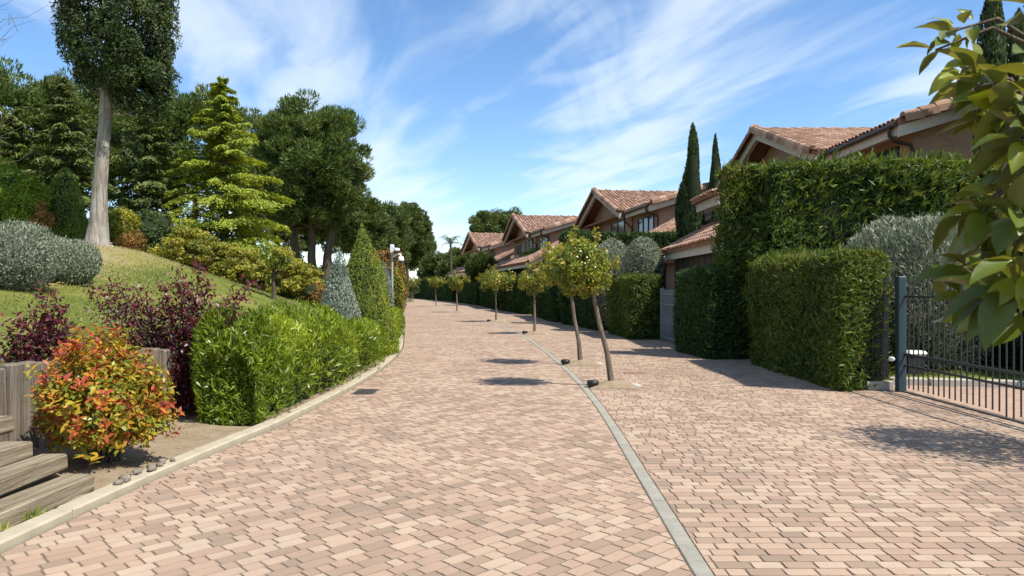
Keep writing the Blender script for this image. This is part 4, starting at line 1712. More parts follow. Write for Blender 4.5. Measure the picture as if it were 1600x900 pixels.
def street_tree(label, x, y, lean, h0, r, n, ry, hz, pit=True, L=.06, W=.03, lamp_label=None, cent=None):
    t = thing('street_tree', label, 'tree', (x, y, .06), group='young street trees along the edging strip')
    top = Vector((lean, 0.0, h0))
    cx, cz = (cent if cent else (lean, h0 + hz * .62))
    mb = MB()
    k = h0
    mb.tube([(0, 0, -.1), (lean * .28 + .012, .01, k * .3), (lean * .62 - .01, 0, k * .62), (lean, 0, k)], [.058, .043, .038, .034], 9)
    for a in range(7):
        ph = a * .9 + .3
        e = Vector((cx + math.cos(ph) * r * .62, math.sin(ph) * r * .62, cz + rng.uniform(-.3, .35) * hz))
        mb.tube([top - Vector((0, 0, .05)), top.lerp(e, .5) + Vector((0, 0, .05)), e], [.022, .014, .006], 6, False)
    mb.build('trunk', M['bark_street'], t)
    lv = Leaves()
    clumps(lv, (x + cx, y, .06 + cz), (r * .82, ry * .82, hz * .82), int(n / 75), r * .27, 75, L, W, (.15, 1.12), .3, (.5, .24), .9, -1.0, spread=.14)
    # stray twigs that break the outline
    clumps(lv, (x + cx, y, .06 + cz + .1), (r * 1.08, ry * 1.08, hz * 1.1), 20, r * .13, 24, L, W, (.85, 1.15), .3, (.62, .24), 1.3, -.2, spread=.14)
    lv.build('crown', M['standard'], t)
    if pit:
        # planting square with a small mound of soil, corner stone
        lm = Lump(9)
        vs, fs = [], []
        ns = 13
        for i in range(ns):
            for j in range(ns):
                a, b = (i / (ns - 1) - .5) * .78, (j / (ns - 1) - .5) * .62
                d = math.hypot(a / .34, b / .28)
                e = min(1, (1 - max(abs(a) / .39, abs(b) / .31)) * 6)
                vs.append((a, b, -.055 + e * (.012 + .085 * math.exp(-d * d * 1.3)) + e * .006 * float(lm(np.array([[a, b, x]]))[0])))
        for i in range(ns - 1):
            for j in range(ns - 1):
                k_ = i * ns + j
                fs.append((k_, k_ + ns, k_ + ns + 1, k_ + 1))
        mb = MB()
        mb.add(vs, fs, True)
        mb.build('soil_mound', M['soil'], t)
        MB().box((.40, .06, -.052), (.11, .34, .045), .1, .008).build('corner_stone', M['pale_conc'], t)
    if lamp_label:
        lo = thing('ground_spotlight', lamp_label, 'lamp', (x - .33, y - .12, .012), group='black spotlights at the tree pits')
        LAMP.build('housing', M['black'], lo)
        MB().tube([(.06, 0, .03), (.16, -.03, .02), (.27, .0, .035), (.33, .07, .05)], .008, 6).build('cable', M['black'], lo)
    return t


street_tree('nearest street tree, leaning trunk and round yellow-green crown, beside the edging strip', 1.63, 11.95, -.34, 1.62, .52, 9500, .5, .46, lamp_label='black ground spotlight at the foot of the nearest leaning street tree', cent=(-.52, 1.86))
street_tree('second street tree, pale straight trunk, crown merging with the nearest one', 1.44, 15.4, -.2, 1.45, .55, 6500, .55, .5, lamp_label='black ground spotlight at the foot of the second street tree', cent=(-.32, 1.95))
st_lab = ['third street tree from the camera, slim trunk on the strip', 'fourth street tree from the camera, its shadow on the road', 'fifth street tree from the camera, broad flat crown',
          'sixth street tree from the camera, small yellow crown', 'farthest tiny street tree before the bend']
for i, (px, py, r, hz, h0) in enumerate([(835, 522, .62, .42, 1.5), (775, 503, .85, .5, 1.55), (714, 488, .72, .5, 1.6), (681, 479, .72, .42, 1.75), (645, 472.5, .8, .6, 1.7)]):
    y = 1840.0 / (py - 450)
    x = (px - 800) / 1150 * y
    street_tree(st_lab[i], x, y, rng.uniform(-.06, .02), h0, r, 3600 - 400 * i, r, hz, L=.07 + .012 * i, W=.035 + .007 * i,
                lamp_label=('black ground spotlight at the foot of the third street tree' if i == 0 else 'black ground spotlight at the foot of the fourth street tree' if i == 1 else None))
# tree just outside the picture: its shadow lies on the pavement before the gate
street_tree('street tree beside the gate that shades the pavement on the right', 5.75, 6.85, .05, 1.6, .95, 9000, .95, .75, cent=(.05, 2.2))

# ================================================================== left side: plants
# oleander hedge along the kerb
ol = thing('oleander_hedge', 'bright green long-leaved oleander hedge along the left kerb', 'hedge', (-3.3, 12, 0))
lv = Leaves()
lm = Lump(2.0)
n = 43000
yy = 8.35 + (rng.random(n) ** 1.45) * 22
q = rng.random(n)
wd = np.interp(yy, [8.3, 8.7, 9.3, 10, 12, 20, 31], [.62, .78, 1.0, 1.22, 1.15, .95, .9])
hh = np.interp(yy, [8.3, 8.7, 10, 13, 16.2, 16.8, 18.3, 18.8, 22, 31], [.8, 1.02, 1.06, .9, .74, .22, .22, .6, .66, .64])
ang = rng.uniform(0, PI, n)
cx = xL(yy) - .16 - wd / 2
hump = 1 + .10 * np.sin(yy * 2.3) + .06 * np.sin(yy * 5.1 + 1)
outx = np.sign(np.cos(ang)) * np.abs(np.cos(ang)) ** .55
outz = np.abs(np.sin(ang)) ** .6
endp = np.minimum(1, (yy - 8.2) / .5) ** .5
P = np.stack([cx + outx * wd / 2 * hump * (.8 + .2 * endp) * (1.0 + .06 * (1 - outz)), yy, .06 + outz * hh * hump * (.75 + .25 * endp)], -1)
out = unit(np.stack([outx, np.where(yy < 8.9, -(8.9 - yy) * 1.8, 0), outz + .1], -1))
P = P + out * (.07 * lm(P) - .26 * rng.random(n)**1.6 + .05)[:, None]
P[:, 2] = np.maximum(P[:, 2], .05)
ok_ = np.hypot(P[:, 0] + 3.55, P[:, 1] - 17.4) > .62
P, out, yy, hh = P[ok_], out[ok_], yy[ok_], hh[ok_]
n = len(P)
D = unit(out * .75 + np.array([0, -.15, .42]) + rng.normal(0, .55, (n, 3)))
N = unit(out * .9 + np.array([.2, 0, .3]) + rng.normal(0, .5, (n, 3)))
lv.add(P, D, N, rng.uniform(.075, .145, n) * (1 + (yy - 8) * .008), rng.uniform(.017, .027, n) * (1 + (yy - 8) * .02), np.clip(rng.normal(.42, .2, n) + .15 * lm(P * 2) + .12 * (P[:, 2] > hh * .8), 0, 1))
# front end facing the camera
n = 5200
ph = rng.uniform(0, PI, n)
rr = np.sqrt(rng.random(n))
P = np.stack([float(xL(8.5)) - .52 + np.cos(ph) * rr * .36, 8.42 + rng.random(n) * .3 - .15 * (1 - rr), .05 + np.sin(ph) * rr * 1.08], -1)
D = unit(np.array([0, -.6, .35]) + rng.normal(0, .6, (n, 3)))
N = unit(np.array([.3, -.7, .5]) + rng.normal(0, .5, (n, 3)))
lv.add(P, D, N, rng.uniform(.075, .145, n), rng.uniform(.017, .027, n), np.clip(rng.normal(.42, .22, n), 0, 1))
lv.build('foliage', M['oleander'], ol)
mb = MB()
ysx = np.arange(9.35, 31, .5)
rings = []
for y in ysx:
    w = float(np.interp(y, [8.3, 8.7, 9.3, 10, 12, 20, 31], [.3, .45, .7, .9, .85, .7, .6])) / 2
    hgt = float(np.interp(y, [8.7, 9.5, 13, 16.1, 16.6, 18.4, 18.9, 22, 31], [.7, .8, .66, .5, .08, .08, .42, .46, .44]))
    c_ = float(xL(y)) - .16 - float(np.interp(y, [8.3, 8.7, 9.3, 10, 12, 20, 31], [.62, .78, 1.0, 1.22, 1.15, .95, .9])) / 2
    rings.append([(c_ - w, y, .02), (c_ + w, y, .02), (c_ + w * .95, y, hgt * .7), (c_ + w * .5, y, hgt), (c_ - w * .5, y, hgt), (c_ - w * .95, y, hgt * .7)])
vs = [(p[0] + 3.3, p[1] - 12, p[2]) for r in rings for p in r]
fs = [(0, 1, 2, 3, 4, 5)]
for s in range(len(rings) - 1):
    for k in range(6):
        j = (k + 1) % 6
        fs.append((s * 6 + k, s * 6 + 6 + k, s * 6 + 6 + j, s * 6 + j))
mb.add(vs, fs)
mb.build('inner_branches', M['core'], ol)

# fallen leaves and crumbs in the bed and along the kerb
n = 520
ly = 5.9 + rng.random(n) ** 1.3 * 14
lx = xL(ly) - .2 - rng.random(n) * .95
on = rng.random(n) < .22
lx = np.where(on, xL(ly) + .05 + rng.random(n) ** 2 * .8, lx)
lz = np.where(on, .006, .075)
Leaves().add(np.stack([lx, ly, lz], -1), np.stack([rng.normal(0, 1, n), rng.normal(0, 1, n), rng.normal(0, .15, n)], -1), np.stack([rng.normal(0, .2, n), rng.normal(0, .2, n), np.ones(n)], -1),
             rng.uniform(.02, .05, n), rng.uniform(.01, .02, n), rng.random(n)).build('leaf_litter', M['litter'], None)
tag(bpy.data.objects['leaf_litter'], 'brown fallen leaves scattered in the sandy bed along the kerb', 'leaf litter', kind='stuff')

# ------------------------------------------------------------------ red and yellow photinia
px_, py_ = -3.62, 6.55
ph_ = thing('photinia_shrub', 'rounded shrub with red, orange and yellow leaves above the sleeper steps', 'shrub', (px_, py_, .05))


def leaf_mesh(name, L, W, curl, fold, tone, mat):
    """single leaf blade: midrib along +y, ovate outline"""
    prof = [(0, .04), (.16, .62), (.36, .98), (.58, .92), (.8, .55), (1, .02)]
    vs, fs = [], []
    for t, w in prof:
        yv = L * t
        zv = -curl * L * t * t
        vs += [(-W / 2 * w, yv, zv + fold * W * w), (0, yv, zv), (W / 2 * w, yv, zv + fold * W * w)]
    for i in range(len(prof) - 1):
        a = i * 3
        fs += [(a, a + 1, a + 4, a + 3), (a + 1, a + 2, a + 5, a + 4)]
    mb = MB()
    mb.add(vs, fs, True)
    me = mb.mesh(name)
    at = me.attributes.new('tone', 'FLOAT', 'FACE')
    at.data.foreach_set('value', np.full(len(fs), tone, np.float32))
    me.materials.append(mat)
    return me


ph_meshes = [leaf_mesh('leaf', .078, .034, .25, .18, t_, M['photinia']) for t_ in (.08, .22, .34, .42, .52, .6, .72, .85)]
stems_ = MB()
tips = []
lmp = Lump(4)
for i in range(620):
    d = rdir(1)[0]
    if d[2] < -.75:
        continue
    c = np.array([0, 0, .58])
    k = (.74 + .26 * rng.random()) * (1 + .15 * float(lmp(d[None] * 1.1)[0])) * (1.12 if rng.random() < .12 else 1.0)
    p = c + d * np.array([.60, .58, .54]) * k
    if p[2] < .06:
        continue
    tips.append((p, d))
lv = Leaves()
singles = []
for i, (p, d) in enumerate(tips):
    young = rng.random() < (.66 if d[2] > -.3 else .4)
    nl = rng.integers(7, 12)
    ax_ = unit(d * .8 + np.array([0, 0, .7]) + rng.normal(0, .25, 3))
    e1 = unit(np.cross(ax_, rdir(1)[0]))
    e2 = np.cross(ax_, e1)
    for j in range(nl):
        a = j * 2.4
        el = rng.uniform(.25, 1.0) if young else rng.uniform(-.1, .6)
        dd_ = unit((e1 * math.cos(a) + e2 * math.sin(a)) * 1.0 + ax_ * el)
        pos = p - ax_ * (j * .014)
        nn_ = unit(ax_ - dd_ * float(ax_ @ dd_) + rng.normal(0, .2, 3))
        tn = (rng.uniform(.5, 1.0) if j < 6 else rng.uniform(.28, .6)) if young else rng.uniform(.12, .52)
        facing = d[1] < .2
        singles.append((pos, dd_, nn_, tn, facing))
order = rng.permutation(len(singles))
ns_ = 0
PP, DD, NN, TT = [], [], [], []
for i in order:
    pos, dd_, nn_, tn, facing = singles[i]
    if facing and ns_ < 295 and pos[1] < -.1:
        s_ = np.cross(dd_, nn_)
        s_ = s_ / np.linalg.norm(s_)
        u_ = np.cross(s_, dd_)
        m = Matrix((s_, dd_, u_)).transposed().to_4x4()
        m.translation = Vector(pos)
        sc = rng.uniform(.8, 1.2)
        o = bpy.data.objects.new('leaf', ph_meshes[min(7, int(tn * 8))])
        COL.objects.link(o)
        o.parent = ph_
        o.matrix_basis = m @ Matrix.Scale(sc, 4)
        ns_ += 1
    else:
        PP.append(pos + dd_ * .04)
        DD.append(dd_)
        NN.append(nn_)
        TT.append(tn)
PP = np.array(PP) + np.array([px_, py_, .05])
lv.add(PP, np.array(DD), np.array(NN), rng.uniform(.055, .08, len(PP)), rng.uniform(.027, .037, len(PP)), np.array(TT))
# inner leaves, greener
n = 5200
d = rdir(n)
P = np.array([px_, py_, .63]) + d * np.array([.6, .56, .52]) * (rng.uniform(.45, .95, n))[:, None]
P[:, 2] = np.maximum(P[:, 2], .08)
lv.add(P, rdir(n) + d * .6, d + rng.normal(0, .7, (n, 3)), rng.uniform(.05, .08, n), rng.uniform(.02, .03, n), rng.uniform(.08, .46, n))
lv.build('foliage', M['photinia'], ph_, kind='stuff')
for i in range(22):
    p, d = tips[int(rng.integers(len(tips)))]
    stems_.tube([(rng.normal(0, .05), rng.normal(0, .05), -.08), tuple(p * .5 + rng.normal(0, .03, 3)), tuple(p * .95)], [.014, .009, .004], 5, False)
stems_.build('stems', M['bark'], ph_)

# small low branch of it that reaches the kerb
lo_ = thing('seedling', 'small yellow-orange leaf rosette growing beside the sleeper ends', 'plant', (-3.33, 5.8, .1))
for i in range(9):
    a = i * .75
    dd_ = unit(np.array([math.cos(a), math.sin(a) - .3, rng.uniform(.1, .7)]))
    nn_ = np.array([0, 0, 1.0])
    s_ = unit(np.cross(dd_, nn_))
    u_ = np.cross(s_, dd_)
    m = Matrix((s_, dd_, u_)).transposed().to_4x4()
    m.translation = Vector((0, 0, .1 + .012 * i))
    o = bpy.data.objects.new('leaf', ph_meshes[[1, 2, 3, 4, 1, 2, 4, 0, 3][i]])
    COL.objects.link(o)
    o.parent = lo_
    o.matrix_basis = m @ Matrix.Scale(1.5, 4)
MB().tube([(0, 0, -.1), (0, 0, .2)], [.008, .004], 6).build('stem', M['bark'], lo_)


# ------------------------------------------------------------------ purple plums
def plum(label, x, y, z0, sprays, base_pts):
    t = thing('purple_plum', label, 'shrub', (x, y, z0), group='purple-leaved plums behind the red shrub')
    mb = MB()
    lv = Leaves()
    for (tx, ty, tz, ln) in sprays:
        tip = Vector((tx - x, ty - y, tz - z0))
        b = Vector(base_pts[int(rng.integers(len(base_pts)))])
        mid = b.lerp(tip, .55) + Vector((rng.normal(0, .06), rng.normal(0, .06), .05))
        mb.tube([b, b.lerp(mid, .5), mid, mid.lerp(tip, .6), tip], [.018, .014, .010, .006, .003], 6, False)
        a = np.array(b.lerp(tip, max(.1, 1 - ln)))
        n = int(250 * ln / .5)
        s = rng.random(n)
        P = a + (np.array(tip) - a) * s[:, None] + rng.normal(0, 1, (n, 3)) * np.array([.095, .11, .075]) * (1.25 - s * .7)[:, None]
        ax_ = unit(np.array(tip) - a)
        D = unit(ax_ * .25 + rng.normal(0, .7, (n, 3)) + np.array([0, 0, -.35]))
        N = unit(np.array([0.2, -.2, .8]) + rng.normal(0, .6, (n, 3)))
        lv.add(P + np.array([x, y, z0]), D, N, rng.uniform(.045, .085, n), rng.uniform(.02, .034, n), np.clip(rng.normal(.36, .27, n) + .25 * (s > .7), 0, 1), fold=.3)
    lv.build('foliage', M['plum'], t)
    mb.build('branches', M['bark'], t)
    return t


def at(px, py, y):
    return ((px - 800) / 1150 * y, y, EYE + (450 - py) / 1150 * y)


sp_ = []
for px, py, ln in [(310, 408, .5), (285, 425, .5), (330, 440, .45), (255, 440, .5), (215, 455, .5), (180, 440, .5), (200, 480, .5), (235, 480, .5), (270, 470, .55), (300, 465, .6), (320, 490, .6), (345, 470, .45), (372, 462, .3), (385, 440, .2),
                   (290, 520, .55), (310, 545, .5), (250, 520, .5), (225, 525, .5), (195, 520, .45), (280, 580, .4), (300, 620, .35), (320, 600, .35), (345, 530, .45), (310, 660, .25), (160, 450, .35), (145, 455, .3), (265, 550, .5), (330, 640, .3), (295, 440, .5), (305, 500, .6)]:
    sp_.append((*at(px + rng.normal(0, 4), py, 9.0 + rng.uniform(-.35, .35)), ln))
plum('purple-leaved plum with dense dark foliage beside the oleander hedge', *at(290, 655, 9.0)[:2], .03, sp_, [(0, 0, -.1), (.05, .1, -.1), (-.22, .1, -.1), (.12, -.05, -.1)])
sp_ = []
for px, py, ln in [(76, 452, .4), (90, 480, .35), (70, 500, .35), (100, 505, .3), (30, 495, .35), (10, 510, .3), (45, 520, .3), (15, 540, .35), (60, 490, .3), (120, 540, .35), (50, 590, .35), (85, 575, .4), (110, 590, .4), (20, 580, .3), (130, 570, .35), (60, 610, .35), (95, 620, .3)]:
    sp_.append((*at(px + rng.normal(0, 4), py, 7.3 + rng.uniform(-.2, .2)), ln))
plum('thin purple-leaved plum with open sprays at the left edge, above the posts', *at(85, 700, 7.3)[:2], .05, sp_, [(0, 0, -.1), (-.1, .05, -.1), (.1, .08, -.1)])

# ------------------------------------------------------------------ topiary cones on the bank
def zg(x, y):
    return float(ground(x, y))


cone('conical_shrub', 'pale grey-green conical shrub behind the oleander hedge, left of the green cone', -3.68, 15.7, .1, .52, 2.36, 11000, 'greycone', .06, .02, 'core_grey', group='conical shrubs')
cone('conical_shrub', 'tall sharp green cone, rusty near its tip, beside the kerb', -3.55, 17.4, .05, .88, 3.1, 17000, 'greencone', .06, .022, group='conical shrubs', bulge=.15)
cone('conical_shrub', 'far grey conical shrub behind the camera pole', -5.2, 29.8, .15, .55, 2.6, 4500, 'greycone', .09, .03, 'core_grey', group='conical shrubs')
cone('conical_shrub', 'dark green clipped cone on the hilltop left of the bare trunk', -13.35, 22.0, zg(-13.35, 22) - .05, .68, 2.5, 10000, 'greencone', .07, .026, group='conical shrubs', bulge=.7, tone=(.25, .2))

# grey bushes on the bank
for lab, px, py, y, r, h in [('grey-green bush on the lawn bank, cut by the left edge', 18, 452, 13.0, .72, 1.25), ('lower grey-green bush on the lawn bank, right of the bigger one', 78, 437, 14.6, .48, .86), ('small round grey-green bush on the bank nearest the bare trunk', 118, 434, 14.9, .44, .82)]:
    x, _, _ = at(px, py, y)
    bush('grey_bush', lab, x, y, zg(x, y) - .03, r, h, int(16000 * r), 'grey', .06, .018, 'core_grey', lump=.07, zc=.42, group='grey bushes on the bank', tone=(.36, .2), upright=.7)

# yellow-green mounds on the slope: spreading shrubs made of many flat clumps
for lab, px, py, y, r, h, ry in [('yellow-green spreading shrub below the bare trunk, upper of the mounds', 297, 402, 22.0, 1.1, 1.3, .8), ('broad yellow-green shrub mound below the golden cedar', 362, 425, 22.5, 1.15, 1.25, .9),
                                ('yellow-green shrub mound in the middle of the slope', 422, 450, 23.0, 1.15, 1.5, .9), ('lowest yellow-green shrub mound, rusty at its right end', 470, 480, 24.0, .8, 1.35, .8)]:
    x, _, _ = at(px, py, y)
    z0 = zg(x, y) - .05
    t = thing('yellow_shrub', lab, 'shrub', (x, y, z0), group='yellow-green shrub mounds on the slope')
    lv = Leaves()
    C = clumps(lv, (x, y, z0 + h * .42), (r * .95, ry, h * .5), int(95 * r), .2, 105, .085, .042, (.35, 1.05), .5, (.5, .24), .55, -.9, spread=.16)
    lv.build('foliage', M['yellow'], t)
    mb = MB()
    for c in C[:14]:
        e = c - np.array([x, y, z0])
        mb.tube([(e[0] * .1, e[1] * .1, -.1), (e[0] * .45, e[1] * .45, e[2] * .6), tuple(e)], [.03, .018, .006], 5, False)
    mb.build('stems', M['bark'], t)
bush('rusty_shrub', 'rusty orange low shrub at the end of the yellow mounds', *at(488, 470, 23.4)[:2], zg(at(488, 470, 23.4)[0], 23.4), .42, .75, 1800, 'rust', .08, .035, lump=.15)
bush('dark_shrub', 'low dark shrub behind the yellow mounds under the pines', *at(520, 440, 30.0)[:2], .3, 1.2, 1.7, 3500, 'shrub', .14, .06, lump=.12)

# small tree on the lawn
x, y, _ = at(428, 492, 20.0)
st = thing('small_tree', 'small yellow-green tree with short dark trunk alone on the lawn', 'tree', (x, y, zg(x, y)))
lv = Leaves()
C = clumps(lv, (x, y, zg(x, y) + 1.15), (.42, .4, .3), 26, .14, 55, .09, .045, (.4, 1), .3, (.5, .22), .9)
lv.build('crown', M['standard'], st)
mb = MB()
limbs(mb, (0, 0, -.1), (0, 0, .95), .07, [tuple(c - np.array([x, y, zg(x, y)])) for c in C[:6]], .012)
mb.build('trunk', M['bark'], st)

# ------------------------------------------------------------------ big cypress with bare trunk
x, y, _ = at(152, 365, 20.0)
z0 = zg(x, y)
bc = thing('bare_trunk_cypress', 'tall old cypress with long pale bare trunk and dense dark crown', 'tree', (x, y, z0))
mb = MB()
t1 = np.array(at(170, 95, 20.0)) - np.array([x, y, z0])
mb.tube([(-.02, 0, -.25), (0, 0, .12), (.04, 0, .6), tuple(t1 * .3 + np.array([-.03, 0, 0])), tuple(t1 * .6), tuple(t1), tuple(t1 * 1.3 + np.array([.1, 0, 0]))], [.42, .30, .235, .19, .165, .15, .09], 14)
for (pa, pb, rr) in [((168, 170), (172, 60), .07), ((165, 165), (205, 165), .022), ((160, 150), (150, 100), .04), ((172, 180), (222, 175), .02), ((158, 210), (140, 235), .012), ((157, 250), (146, 232), .012), ((175, 110), (200, 60), .07), ((165, 110), (135, 60), .06), ((172, 160), (215, 185), .02)]:
    a = np.array(at(*pa, 20.0)) - np.array([x, y, z0])
    b = np.array(at(*pb, 20.0)) - np.array([x, y, z0])
    b[1] += rng.normal(0, .25)
    m_ = (a + b) / 2 + np.array([0, 0, -.06])
    mb.tube([tuple(a), tuple(m_), tuple(b)], [rr, rr * .75, rr * .3], 7, False)
mb.build('trunk', M['bark_pale'], bc)
lv = Leaves()
cc = at(183, 30, 20.0)
clumps(lv, (cc[0], y, cc[2] + .15), (1.38, 1.25, 2.2), 190, .27, 230, .10, .04, (.84, 1.06), .3, (.42, .2), 1.35, -1.0)
clumps(lv, (cc[0], y, cc[2] + .15), (1.2, 1.1, 2.0), 60, .36, 130, .11, .045, (.3, .8), .3, (.42, .2), 1.1, -1.0)
clumps(lv, (cc[0], y, cc[2] + 2.2), (1.2, 1.1, 1.8), 55, .34, 130, .11, .045, (.6, 1.0), .3, (.42, .2), 1.1, -.3)
lx_ = at(222, 110, 20.2)
clumps(lv, lx_, (.85, .8, 1.25), 90, .24, 150, .10, .04, (.5, 1.0), .3, (.38, .2), 1.2)
for (px, py, r) in [(198, 145, .2), (195, 232, .36), (215, 160, .3), (205, 260, .22)]:
    c = at(px, py, 20.3)
    clumps(lv, c, (r, r, r * 1.1), 12, r * .45, 120, .1, .04, (.4, 1.0), .3, (.55, .2), 1.0)
lv.build('crown', M['cypress'], bc)

# ------------------------------------------------------------------ cedars
x, y, _ = at(352, 400, 28.0)
cedar('golden_cedar', 'golden-green layered cedar on the slope below the pines', x, y, 1.9, 7.75, 3.1, 'cedar_gold', 20, 330, L=.19, W=.07, lowest=.0, tone=(.6, .22))
for lab, px, y, h, r, zb in [('dark layered cedar left of the bare trunk', 105, 27.0, 7.2, 2.6, 2.2), ('dark layered cedar between the bare trunk and golden cedar', 235, 28.0, 7.6, 2.3, 1.8), ('olive cedar at the left edge behind the bright shrub', 20, 28.0, 6.2, 2.6, 2.2)]:
    x = (px - 800) / 1150 * y
    cedar('dark_cedar', lab, x, y, zb, h, r, 'cedar', 15, 170, 'dark cedars behind the crest', L=.26, W=.085, lowest=.03)

# ------------------------------------------------------------------ pines
G_P = 'pines behind the slope'
pine('umbrella_pine', 'large rounded umbrella pine above the cones, leaning dark trunks', 487, 38.0, 149, 3.4, 3.75, 330, M['pine'], G_P, cl_r=.55, per=270, W=.055, L=.27, trunks=3, zmin=-.92)
for lab, px, y, tp, rx, rz, nc in [
        ('big pine crown behind the golden cedar and bare trunk', 305, 42.0, 128, 3.2, 3.6, 130),
        ('broad pine crown at the upper left edge', 40, 40.0, 100, 3.9, 3.9, 150),
        ('pine crown directly left of the bare trunk', 125, 43.0, 112, 3.4, 4.2, 130),
        ('pine crown directly right of the bare trunk', 225, 45.0, 150, 3.0, 4.2, 110),
        ('lower pine crown at the far left', -40, 36.0, 150, 3.0, 3.6, 70),
        ('pine crown between the golden cedar and umbrella pine', 395, 46.0, 165, 2.6, 4.0, 90)]:
    pine('pine_tree', lab, px, y, tp, rx, rz, nc, M['pine'], G_P, cl_r=.66, per=200, L=.33, W=.075, base_z=1.5, zmin=-.8)
for lab, px, y, tp, rx, rz, nc in [
        ('pine right of the umbrella pine, lower round crown', 560, 52.0, 298, 2.2, 2.5, 90), ('dark pine low behind the umbrella pine trunks, left one', 430, 56.0, 275, 3.0, 3.4, 90), ('dark pine low behind the umbrella pine trunks, right one', 515, 58.0, 285, 3.0, 3.2, 90), ('small pine filling the gap above the grey cone', 575, 60.0, 330, 2.4, 2.4, 70),
        ('mid-distance pine above the green cone', 598, 64.0, 312, 2.8, 3.2, 110)]:
    pine('pine_tree', lab, px, y, tp, rx, rz, nc, M['pine_far'], G_P, cl_r=.6, per=210, L=.35, W=.082, base_z=.3, zmin=-.8)
for lab, px, y, tp, rx, rz, nc in [
        ('tall far pine where the road bends, dark leaning trunk', 636, 126.0, 314, 4.4, 4.8, 150),
        ('lower far pine right of the bend', 655, 132.0, 352, 3.2, 4.4, 90), ('far pine behind the camera pole', 612, 120.0, 335, 3.4, 5.2, 100)]:
    pine('far_pine', lab, px, y, tp, rx, rz, nc, M['pine_far'], 'far trees beyond the bend', cl_r=1.0, per=200, L=.55, W=.15, base_z=0, zmin=-.85)
for lab, px, y, tp, rx, rz, nc in [
        ('far dark tree mass behind the end hedge, left part', 688, 118.0, 388, 4.0, 3.8, 110), ('far dark tree behind the palms', 722, 112.0, 385, 3.8, 3.8, 110),
        ('far green tree just left of the farthest house', 748, 108.0, 382, 2.8, 3.8, 90),
        ('leafy green tree in front of the farthest house, above the end hedge', 752, 68.0, 388, 1.5, 1.9, 34),
        ('far round tree above the farthest house roof, taller one', 768, 112.0, 324, 3.6, 3.4, 75), ('far round tree above the farthest house roof, right one', 803, 112.0, 326, 2.6, 3.2, 55)]:
    pine('far_tree', lab, px, y, tp, rx, rz, nc, M['pine_far'], 'far trees beyond the bend', cl_r=.9, per=180, L=.5, W=.135, base_z=0, zmin=-.9)

# shrubs behind the crest, between the trunks
for lab, px, y, zb, r, h, mat in [
        ('bright green shrub at the left edge of the hilltop', 8, 21.5, 3.0, .85, 2.05, 'bright'), ('yellow-green shrub beside the hilltop cone', 42, 21.0, 3.0, .48, 1.6, 'bright'),
        ('thin rusty shrub left of the hilltop cone', 66, 20.6, 2.95, .25, 1.25, 'rust'), ('dark round shrub behind the bare trunk foot', 232, 23.5, 2.5, .95, 1.7, 'shrub'),
        ('dark shrub right of the bare trunk foot', 262, 24.0, 2.2, .7, 1.4, 'shrub'), ('yellow-flowered shrub by the bare trunk', 192, 22.5, 2.9, .42, 1.1, 'yellow'),
        ('rusty shrub low behind the crest', 205, 21.8, 2.6, .3, .7, 'rust'), ('dark undergrowth shrub below the umbrella pine, left one', 440, 40.0, .8, 1.6, 2.6, 'shrub'),
        ('dark undergrowth shrub below the umbrella pine, middle one', 500, 44.0, .6, 1.7, 2.4, 'shrub'), ('dark undergrowth shrub below the umbrella pine, right one', 553, 46.0, .3, 1.5, 2.6, 'shrub'), ('dark undergrowth shrub far behind the multi-stemmed tree', 600, 60.0, .2, 2.0, 3.0, 'shrub')]:
    x = (px - 800) / 1150 * y
    bush('hilltop_shrub', lab, x, y, zb, r, h, min(8000, int((13000 if mat != 'rust' else 3200) * r)), mat, .10 if r < 1.2 else .16, .045 if r < 1.2 else .07, lump=.16 if mat != 'rust' else .3, zc=.5, group='shrubs along the crest', core=(mat != 'rust'))

# ------------------------------------------------------------------ bare branches at the upper left
bt = thing('bare_tree', 'leafless pale branches reaching in at the upper left corner', 'tree', (-12.4, 15.0, zg(-12.4, 15.0)))
mb = MB()
o3 = np.array(bt.location)
root = np.array([-12.4, 15.0, o3[2]])
ends = [(75, 8), (28, -5), (8, -15), (60, 30), (20, 55), (45, 195), (52, 232), (30, 185)]
j0 = np.array([-12.2, 15, 6.2])
mb.tube([tuple(root - o3 - np.array([0, 0, .2])), (.05, 0, 1.6), tuple((j0 - o3) * .6), tuple(j0 - o3)], [.13, .11, .09, .05], 8)
for px, py in ends:
    e = np.array(at(px, py, 15.0 + rng.normal(0, .3)))
    s = j0 if py < 100 else (root + (j0 - root) * .5)
    m1 = s + (e - s) * .45 + np.array([-.1, 0, -.15 if py > 0 else .1])
    pts_ = [s + (e - s) * k_ / 7 + (np.array([-.1, 0, -.2 if py > 0 else .1]) * math.sin(PI * k_ / 7)) + rng.normal(0, .055, 3) * (0 < k_ < 7) for k_ in range(8)]
    mb.tube([tuple(p_ - o3) for p_ in pts_], [.016, .013, .011, .009, .007, .005, .004, .002], 6, False)
    m1 = pts_[4]
    for k in range(4):
        b0 = m1 + (e - m1) * rng.uniform(.1, .7)
        b1 = b0 + rng.normal(0, .22, 3) + np.array([.12, 0, .18])
        mb.tube([tuple(b0 - o3), tuple(b1 - o3)], [.005, .002], 5, False)
mb.build('branches', M['twig'], bt)

